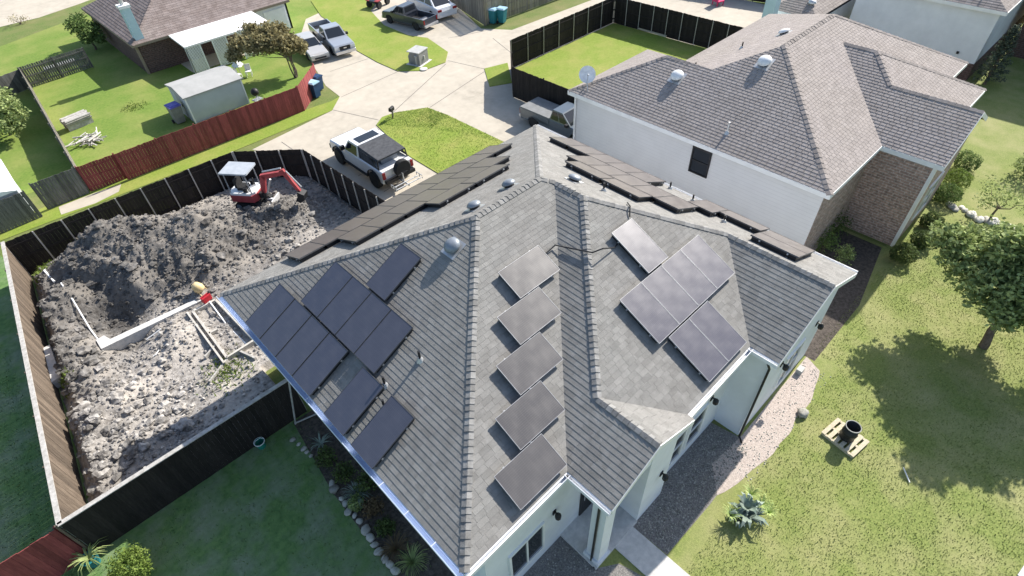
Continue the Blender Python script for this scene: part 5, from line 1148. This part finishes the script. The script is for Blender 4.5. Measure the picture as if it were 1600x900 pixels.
# quad bike at the top
q = G(592, 9); qb = thing('quad_bike', 'dark quad bike with red trim at the top edge by the lawn', 'quad bike', (q.x, q.y, 0), R(200)); 
mb = MB(); side_profile(mb, [(-.8, .45), (.8, .45), (.9, .65), (.4, .78), (.1, .72), (-.3, .82), (-.85, .75)], .3); part('body', mb, M['p_dark'], qb)
mb = MB(); mb.box(-.75, -.05, -.17, .17, .8, .92); part('seat', mb, M['rubber'], qb); mb = MB(); mb.tube([(.2, -.4, 1.05), (.35, 0, 1.0), (.2, .4, 1.05)], .025, 6); mb.tube([(.35, 0, 1.0), (.45, 0, .7)], .03, 6); part('handlebar', mb, M['black'], qb)
for s in (-1, 1): mb = MB(); mb.box(.3, .9, s*.45-.18, s*.45+.18, .62, .68); mb.box(-.85, -.3, s*.45-.18, s*.45+.18, .62, .68); part('fender', mb, M['p_red'], qb)
wheels(qb, (-.62, .62), .62, .3, .24)

# white off-roader with a soft top
bz = thing('off_road_truck', 'white off-road truck with black soft top and rear spare wheel', 'off-road truck', (12.95, 25.15, 0), R(90)); L = 5.1; hw = .98; xs = (-1.72, 1.72); wr = .47
mb = MB(); side_profile(mb, arches(L, .55, xs, .56, [(L/2, .75), (L/2, 1.1), (L/2-.08, 1.2), (.85, 1.28), (.8, 1.24), (-L/2, 1.24), (-L/2, .8)]), hw); part('body', mb, M['p_white'], bz)
mb = MB(); V = frustum(mb, (-.45, 1.0, hw-.03, 1.22), (-.45, .45, hw-.13, 1.93)); part('cab', mb, M['p_white'], bz)
pane_on(bz, V, (1, 2, 6, 5), .05, .95, .08, .92, M['glass'], name='windshield')
for idx in ((0, 1, 5, 4), (2, 3, 7, 6)): pane_on(bz, V, idx, .14 if idx[0] == 0 else .08, .92 if idx[0] == 0 else .86, .06, .84, M['glass'], name='side_window')
mb = MB(); mb.box(-.30, .32, -.62, .62, 1.931, 1.95); part('sunroof', mb, M['glass'], bz)
mb = MB(); mb.add([(-2.25, -.84, 1.80), (-.47, -.86, 1.93), (-.47, .86, 1.93), (-2.25, .84, 1.80), (-2.22, -.88, 1.70), (-.47, -.9, 1.78), (-.47, .9, 1.78), (-2.22, .88, 1.70)], [(0,1,2,3), (7,6,5,4), (0,4,5,1), (1,5,6,2), (2,6,7,3), (3,7,4,0)]); part('soft_top', mb, M['soft_black'], bz)
for s in (-1, 1):
    mb = MB(); mb.add([(-2.3, s*.93, 1.26), (-.5, s*.93, 1.26), (-.5, s*.9, 1.775), (-1.5, s*.88, 1.70)], [(0,1,2,3)] if s < 0 else [(3,2,1,0)]); part('side_curtain', mb, M['soft_black'], bz)
    for x in (-2.2, -.52): mb = MB(); mb.tube([(x, s*.9, 1.24), (x*.99, s*.86, 1.74)], .035, 6); part('roll_bar', mb, M['black'], bz)
    for x in xs:
        mb = MB()
        for k in range(10):
            a0, a1 = math.pi*k/10, math.pi*(k+1)/10
            mb.add([(x+.56*math.cos(a0), s*(hw-.02), .55+.53*math.sin(a0)), (x+.56*math.cos(a1), s*(hw-.02), .55+.53*math.sin(a1)), (x+.56*math.cos(a1), s*(hw+.09), .55+.53*math.sin(a1)), (x+.56*math.cos(a0), s*(hw+.09), .55+.53*math.sin(a0))], [(0,1,2,3)])
        part('fender_flare', mb, M['black'], bz)
    lights(bz, L/2+.01, s*.72, 1.0, .3, .26, M['lens'], 'headlight', s); lights(bz, -L/2-.01, s*.88, 1.0, .16, .36, M['red_lamp'], 'tail_light', s)
    mb = MB(); mb.box(.75, .9, s*(hw+.14)-.12, s*(hw+.14)+.12, 1.32, 1.54); part('mirror', mb, M['black'], bz)
    mb = MB(); mb.box(-1.15, 1.15, s*(hw+.02)-.07, s*(hw+.02)+.07, .46, .54); part('side_step', mb, M['black'], bz)
mb = MB(); mb.box(L/2+.005, L/2+.06, -.86, .86, .88, 1.14); part('grille', mb, M['black'], bz); mb = MB(); mb.box(L/2, L/2+.28, -.9, .9, .56, .8); part('front_bumper', mb, M['black'], bz); mb = MB(); mb.box(-L/2-.22, -L/2-.006, -.9, .9, .58, .76); part('rear_bumper', mb, M['black'], bz)
mx = Matrix.Translation((-L/2-.24, -.12, 1.16)) @ Matrix.Rotation(R(-90), 4, 'Y')
mb = MB(); mb.lathe([(.26, -.14), (.44, -.14), (.47, -.08), (.47, .08), (.44, .14), (.26, .14)], 20, mx); sp_ = part('spare_wheel', mb, M['rubber'], bz); mb = MB(); mb.lathe([(.27, -.12), (.27, .05), (.1, .09), (.001, .09)], 16, mx); part('rim', mb, M['black'], sp_)
mb = MB(); mb.box(-1.9, -1.2, -.5, .5, 1.0, 1.5); mb.box(-1.3, -1.2, -.5, .5, 1.5, 1.68); part('rear_seat', mb, M['bluegrey'], bz)
wheels(bz, xs, hw+.06, wr, .3, M['black'])
# hitch rack behind it
hr = thing('bike_rack', 'folding metal bike rack behind the spare wheel of the white truck', 'bike rack', (12.85, 22.25, 0), R(90))
mb = MB(); mb.tube([(.2, 0, .55), (-.65, 0, .55)], .05, 8); mb.tube([(-.2, 0, .55), (-.2, 0, 1.1)], .04, 8); part('hitch_arm', mb, M['galv'], hr)
for x in (-.35, -.62):
    mb = MB(); mb.tube([(x, -.8, .62), (x, .8, .62)], .03, 8); 
    for y in (-.8, .8): mb.tube([(x-.12, y, .62), (x-.1, y, .8), (x+.1, y, .8), (x+.12, y, .62)], .025, 6)
    part('wheel_tray', mb, M['galv'], hr)
mb = MB(); mb.tube([(-.2, 0, 1.1), (-.25, -.3, 1.12)], .025, 6); mb.tube([(-.2, 0, 1.05), (-.25, .3, 1.08)], .025, 6); part('clamp_arm', mb, M['black'], hr)
# ------------------------------------------------------------------ trees, shrubs and plants
rt_ = random.Random(21)
def leaves(mb, c, r, n, ls, sq=(1, 1, 1), flat=.0, t=(.55, 1.3), shell=.55, seed=0):
    c = Vector(c)
    for i in range(n):
        v = Vector((rt_.gauss(0, 1), rt_.gauss(0, 1), rt_.gauss(0, 1))).normalized()
        k = (shell+(1-shell)*rt_.random())*(1+.35*noise.noise(v*2.1+Vector((seed+c.x, c.y, c.z))))
        if noise.noise(v*3.3+Vector((seed*3.1, c.x*2, c.y)))+.22 < rt_.random()*.5-.05: continue
        p = c+Vector((v.x*sq[0], v.y*sq[1], v.z*sq[2]))*r*k
        if p.z < .03: p.z = .03
        a = Vector((rt_.gauss(0, 1), rt_.gauss(0, 1), rt_.gauss(0, .6))).normalized(); b = a.orthogonal().normalized(); b = (b*math.cos(i)+a.cross(b)*math.sin(i))
        s = ls*rt_.uniform(.6, 1.35)
        mb.add([p-a*s*.5, p+b*s*.28, p+a*s*.5, p-b*s*.28], [(0, 1, 2, 3)], rt_.uniform(*t))
def trunk(mb, p, top, r0, r1, bend=.15, n=6):
    p, top = Vector(p), Vector(top); k = rt_.uniform(0, 9); pts = []; rad = []
    for i in range(n+1):
        f = i/n; o = Vector((noise.noise(Vector((k, f*2, 0))), noise.noise(Vector((f*2, k, 1))), 0))*bend*math.sin(math.pi*f); pts.append(p.lerp(top, f)+o); rad.append(lerp(r0, r1, f))
    mb.tube(pts, rad, 7); return pts
def tree(name, label, cat, p, fork, clusters, ls, n, mat, tr=.12, bark='bark', group=None, stems=1, shell=.45):
    p = Vector(p); o = thing(name, label, cat, p, 0, group)
    mb = MB()
    for s in range(stems):
        off = Vector((rt_.uniform(-.15, .15), rt_.uniform(-.15, .15), 0)) if stems > 1 else Vector()
        f = Vector(fork)+off*3
        trunk(mb, off-Vector((0, 0, .1)), f, tr, tr*.6)
        for c in clusters[s::stems]: trunk(mb, f-Vector((0, 0, .1)), Vector(c[0])*.92+f*.08, tr*.5, tr*.1, .25)
    part('trunk', mb, M[bark], o)
    mb = MB()
    for i, c in enumerate(clusters): leaves(mb, c[0], c[1], int(n*1.7*c[1]**2), ls, c[2] if len(c) > 2 else (1, 1, .8), seed=i*7+p.x, shell=shell)
    part('crown', mb, M[mat], o); return o
def bush(name, label, p, r, mat, n=1500, ls=.07, sq=(1, 1, .85), cat='shrub', group=None, lobes=5, shell=.6):
    p = Vector(p); o = thing(name, label, cat, p, 0, group)
    mb = MB()
    for k in range(4): trunk(mb, (0, 0, -.05), (rt_.uniform(-.5, .5)*r, rt_.uniform(-.5, .5)*r, r*sq[2]*1.1), .02+.02*r, .008, .1, 3)
    part('stem', mb, M['bark'], o)
    mb = MB(); leaves(mb, (0, 0, r*sq[2]*.95), r*.9, n, ls, sq, shell=shell, seed=p.y)
    for k in range(lobes):
        a = k*6.28/lobes+rt_.random(); leaves(mb, (math.cos(a)*r*.5*sq[0], math.sin(a)*r*.5*sq[1], r*sq[2]*rt_.uniform(.6, 1.3)), r*.5, n//lobes, ls, (1, 1, .9), seed=k+p.x, shell=shell)
    part('foliage', mb, M[mat], o); return o
# tree on the front lawn at the right edge
tree('shade_tree', 'leafy tree with leaning trunk at the right edge of the front lawn', 'tree', (21.5, -2.15, 0), (.35, .05, 1.5),
     [((.3, .2, 3.2), 1.2), ((-.7, .9, 2.9), 1.05), ((1.2, .9, 3.4), 1.15), ((.2, -1.0, 3.1), 1.15), ((1.3, -.7, 3.5), 1.2), ((-.8, -.6, 3.3), .95), ((.5, .1, 4.3), 1.1), ((.2, 1.9, 2.9), .95), ((2.3, .2, 3.0), 1.0), ((-.2, -2.1, 2.7), .95), ((1.9, 1.7, 2.9), .95), ((1.0, -2.2, 3.0), .95), ((2.2, -1.6, 3.2), .9), ((.4, 1.2, 4.0), .85), ((-1.2, .2, 2.6), .7), ((1.6, .2, 4.4), .9), ((.9, -1.2, 4.3), .95), ((.7, .1, 5.1), .9), ((1.5, -.9, 4.9), .8), ((.3, -2.9, 3.2), .8), ((.7, 2.7, 3.2), .8)], .18, 2300, 'leaf_grey', .17, shell=.3)
q = G(1545, 345); tree('young_tree', 'thin pale leaved young tree beside the rock path at right', 'tree', (q.x, q.y, 0), (0, 0, .8), [((0, .2, 1.3), .8), ((.7, -.3, 1.2), .7), ((-.6, .5, 1.1), .6), ((.9, .7, 1.2), .6), ((.3, -1.0, 1.2), .6)], .12, 420, 'leaf_grey', .06, shell=.2)
q = G(1600, 275); bush('shrub', 'grey green shrub cut by the right edge of the picture', (q.x, q.y, 0), .8, 'leaf_grey', 900, .12)
ORD22 = ORD+['twelfth', 'thirteenth', 'fourteenth', 'fifteenth', 'sixteenth', 'seventeenth', 'eighteenth', 'nineteenth', 'twentieth', 'twenty-first', 'twenty-second']
# rocks of the path
k = 0
for t in range(22):
    f = t/21; p = G(lerp(1478, 1600, f)+rt_.uniform(-4, 4), lerp(318, 368, f)+rt_.uniform(-6, 6)); mb = MB(); r = rt_.uniform(.1, .24); mb.blob((0, 0, r*.2), r, .25, 1, (1.2, 1, .5), rt_.uniform(.9, 1.4)); o = part('path_stone', mb, M['rock'], smooth=True); o.location = (p.x, p.y, .01)
    tag(o, 'pale stone of the rock path, %s from the brick bay towards the right edge' % ORD22[t], 'stone', 'stones of the rock path')
# clipped shrubs along the brick bay
SH = [((1402, 405), .62, 'leaf_dark', 'round clipped shrub at the near corner of the brick bay'), ((1432, 382), .55, 'leaf_dark', 'round clipped shrub just behind the nearest one by the brick bay'), ((1446, 352), .55, 'leaf_dark', 'dark round shrub in the middle of the row beside the brick bay'), ((1470, 312), .7, 'leaf', 'bushy green shrub near the far end of the brick bay'), ((1484, 290), .75, 'leaf_bright', 'bright yellow green shrub at the far end of the brick bay'), ((1500, 262), .7, 'leaf', 'tall green shrub below the tan roof corner')]
for (px, py), r, m, lb in SH: q = G(px, py+4); bush('clipped_shrub', lb, (q.x+.2, q.y-.05, 0), r*.92, m, 3000, .07, (1, 1, .72), group='shrubs along the brick bay', shell=.8)
for (px, py), r, m, lb in (((1283, 395), .6, 'leaf', 'loose green shrub at the foot of the white siding corner'), ((1312, 415), .5, 'leaf_grey', 'low shrub in the dark gap between the two houses'), ((1296, 372), .7, 'leaf_dark', 'upright thin shrub against the shaded brick in the gap')):
    q = G(px, py); bush('shrub', lb, (q.x, q.y, 0), r, m, 700, .09, (1, 1, 1.3), shell=.3)
# conifer by the far house
q = G(1538, 132); cf = thing('conifer', 'grey green conifer at the corner of the far pale house', 'tree', (q.x, q.y, 0)); mb = MB(); mb.tube([(0, 0, 0), (0, 0, 3.4)], [.08, .02], 6); part('trunk', mb, M['bark'], cf); mb = MB()
for i in range(70):
    z = .2+3.2*(i/70); rr_ = .95*(1-z/3.7)+.08; a = i*2.4; tip = Vector((math.cos(a)*rr_, math.sin(a)*rr_, z+.25))
    for j in range(60):
        f = rt_.random()**.7; p = Vector((0, 0, z)).lerp(tip, f); leaves(mb, p, .13, 2, .11, shell=.2)
part('crown', mb, M['leaf_conifer'], cf)
# tree by the brown roof, left edge tree, olive tree
q = G(150, 78); tree('small_tree', 'small bright leaved tree beside the corner of the brown roofed house', 'tree', (q.x, q.y, 0), (0, 0, .9), [((0, 0, 1.6), .85), ((-.5, .4, 1.9), .7), ((.4, -.5, 1.3), .7), ((-.2, .9, 2.0), .65), ((.6, .3, 1.5), .6), ((-.3, -.8, 1.2), .6), ((.2, 1.6, 2.0), .6), ((.5, -1.1, 1.0), .5)], .17, 1500, 'leaf', .08)
q = G(26, 208); tree('leafy_tree', 'broad light green tree at the left edge beside the back yard fence', 'tree', (q.x-.3, q.y, 0), (0, 0, 1.0), [((0, 0, 1.7), 1.2), ((-.9, .8, 1.9), 1.15), ((.6, -.9, 1.4), .95), ((.5, 1.1, 1.7), 1.0), ((-.6, 2.2, 1.8), 1.1), ((.3, 3.0, 1.6), .95), ((-1.2, -.6, 1.5), 1.0), ((-.4, 3.8, 1.7), 1.0), ((.2, -1.6, 1.1), .7)], .22, 1000, 'leaf_grey', .1)
q = G(462, 122); tree('olive_tree', 'multi stemmed olive brown tree over the champagne car', 'tree', (q.x, q.y, 0), (0, .3, 1.5), [((.1, .2, 2.2), .8), ((-.9, .7, 2.5), .9), ((-1.6, 1.3, 2.5), .9), ((.6, .6, 2.3), .75), ((-.3, 1.4, 2.8), .95), ((-2.2, 2.0, 2.5), .8), ((1.0, 0, 1.9), .6), ((.5, 1.5, 2.7), .8), ((-1.0, 2.6, 2.9), .8), ((-1.2, 1.9, 2.4), .7), ((-2.9, 2.0, 2.0), .6), ((.9, .9, 2.0), .7), ((-.4, .2, 2.5), .7)], .2, 1900, 'leaf_olive', .055, stems=4, shell=.3)
q = G(32, 38); bush('twiggy_shrub', 'twiggy shrub beside the path in the top left corner', (q.x, q.y, 0), .8, 'leaf_olive', 260, .1, (1.4, 1, .6), shell=.2)
q = G(68, 125); bush('grass_clump', 'grey dry grass clump at the rear fence of the back yard', (q.x, q.y, 0), .5, 'leaf_grey', 500, .13, (1.3, 1, .7), shell=.3)
q = G(210, 168); bush('ground_weeds', 'low pale weed patch on the back yard lawn', (q.x, q.y, -.05), .9, 'leaf_bright', 500, .09, (1.3, 1, .08), cat='weeds', shell=.1)
# bottom left bush, teal pot plant
q = G(218, 900); bush('bright_bush', 'bright sunlit green bush on the shaded lawn at the bottom left', (q.x, q.y, 0), .56, 'leaf_bright', 3600, .075, (1.1, 1.3, 1.15), shell=.5)
q = G(150, 880); pp = thing('potted_plant', 'drooping plant in a teal pot beside the bright bush', 'potted plant', (q.x, q.y, 0)); mb = MB(); mb.lathe([(.14, 0), (.22, .4), (.24, .42), (.2, .42), (.18, .36), (.001, .36)], 16); part('pot', mb, M['teal'], pp)
def strap(mb, L, n, w, lift, droop, t=(.7, 1.25), base=(0, 0, 0)):
    for i in range(n):
        a = i*2.399+rt_.uniform(-.3, .3); l = L*rt_.uniform(.7, 1.15); dr = Vector((math.cos(a), math.sin(a), 0)); sd_ = Vector((-dr.y, dr.x, 0)); B = Vector(base)
        pts = [B+dr*l*f+Vector((0, 0, lift*l*math.sin(f*2.0)-droop*l*f*f)) for f in (0, .35, .7, 1)]; ws = [w, w*.9, w*.6, .003]
        vs = []
        for p, ww_ in zip(pts, ws): vs += [p-sd_*ww_+Vector((0, 0, ww_*.3)), p+sd_*ww_+Vector((0, 0, ww_*.3))]
        mb.add(vs, [(0,1,3,2), (2,3,5,4), (4,5,7,6)], rt_.uniform(*t))
mb = MB(); strap(mb, .6, 40, .018, .6, .5, base=(0, 0, .36)); part('leaves', mb, M['leaf_grey'], pp)
# planting bed by the left eave
q = G(502, 694); yc = thing('yucca', 'pale spiky yucca near the top of the shaded planting bed', 'plant', (q.x, q.y, 0)); mb = MB(); strap(mb, .42, 22, .02, .5, .2); part('leaves', mb, M['agave'], yc)
for i, (px, py, r, m, lb) in enumerate(((512,722,.42,'leaf_dark','dark leafy shrub above the rusty rock in the shaded bed'), (540,745,.4,'leaf_dark','second dark shrub in the shaded bed below the eave'), (575,760,.45,'leaf_dark','dense dark shrub under the downspout arm'), (585,800,.4,'leaf_bronze','bronze leaved shrub halfway down the shaded bed'), (560,790,.3,'leaf_grey','small grey leaved plant behind the border stones'), (605,830,.35,'leaf_dark','low dark plant next to the ornamental grass'))):
    q = G(px, py); bush('bed_shrub', lb, (q.x, q.y, 0), r, m, 700, .08, (1, 1, .8), shell=.35)
for px, py, m, lb in ((620,860,'leaf_bronze','bronze ornamental grass clump in the shaded bed'), (645,880,'leaf_grey','green ornamental grass clump at the bottom of the shaded bed'), (560,775,'agave','spiky blue green plant in the middle of the shaded bed')):
    q = G(px, py); og = thing('ornamental_grass', lb, 'plant', (q.x, q.y, 0)); mb = MB(); strap(mb, .5, 90, .009, .9, .45); part('leaves', mb, M[m], og)
mb = MB(); q = G(523, 766); mb.blob((0, 0, .08), .14, .35, 1, (1.2, 1, .7), .55); o = part('boulder', mb, M['rock'], smooth=True); o.location = (q.x, q.y, 0); tag(o, 'dull brown rock among the plants of the shaded bed', 'rock')
# the pot cluster on the front lawn
q = G(1165, 806); ag = thing('agave_clump', 'grey agave clump with fan leaves growing on the front lawn', 'plant', (q.x, q.y, 0)); mb = MB()
strap(mb, .56, 30, .085, .75, .1); strap(mb, .4, 18, .07, 1.2, .1, base=(.14, .1, .05)); strap(mb, .35, 14, .06, .9, .1, base=(-.3, .1, 0)); part('rosette', mb, M['agave'], ag)
for dx, dy in ((.5, -.16), (.42, -.44), (-.44, .3), (.55, .22)):
    mb = MB(); strap(mb, .3, 36, .01, .9, .05, (1.2, 1.9), base=(dx, dy, .2)); mb.tube([(dx*.3, dy*.3, 0), (dx, dy, .2)], .02, 5); part('fan_leaf', mb, M['leaf_grey'], ag)
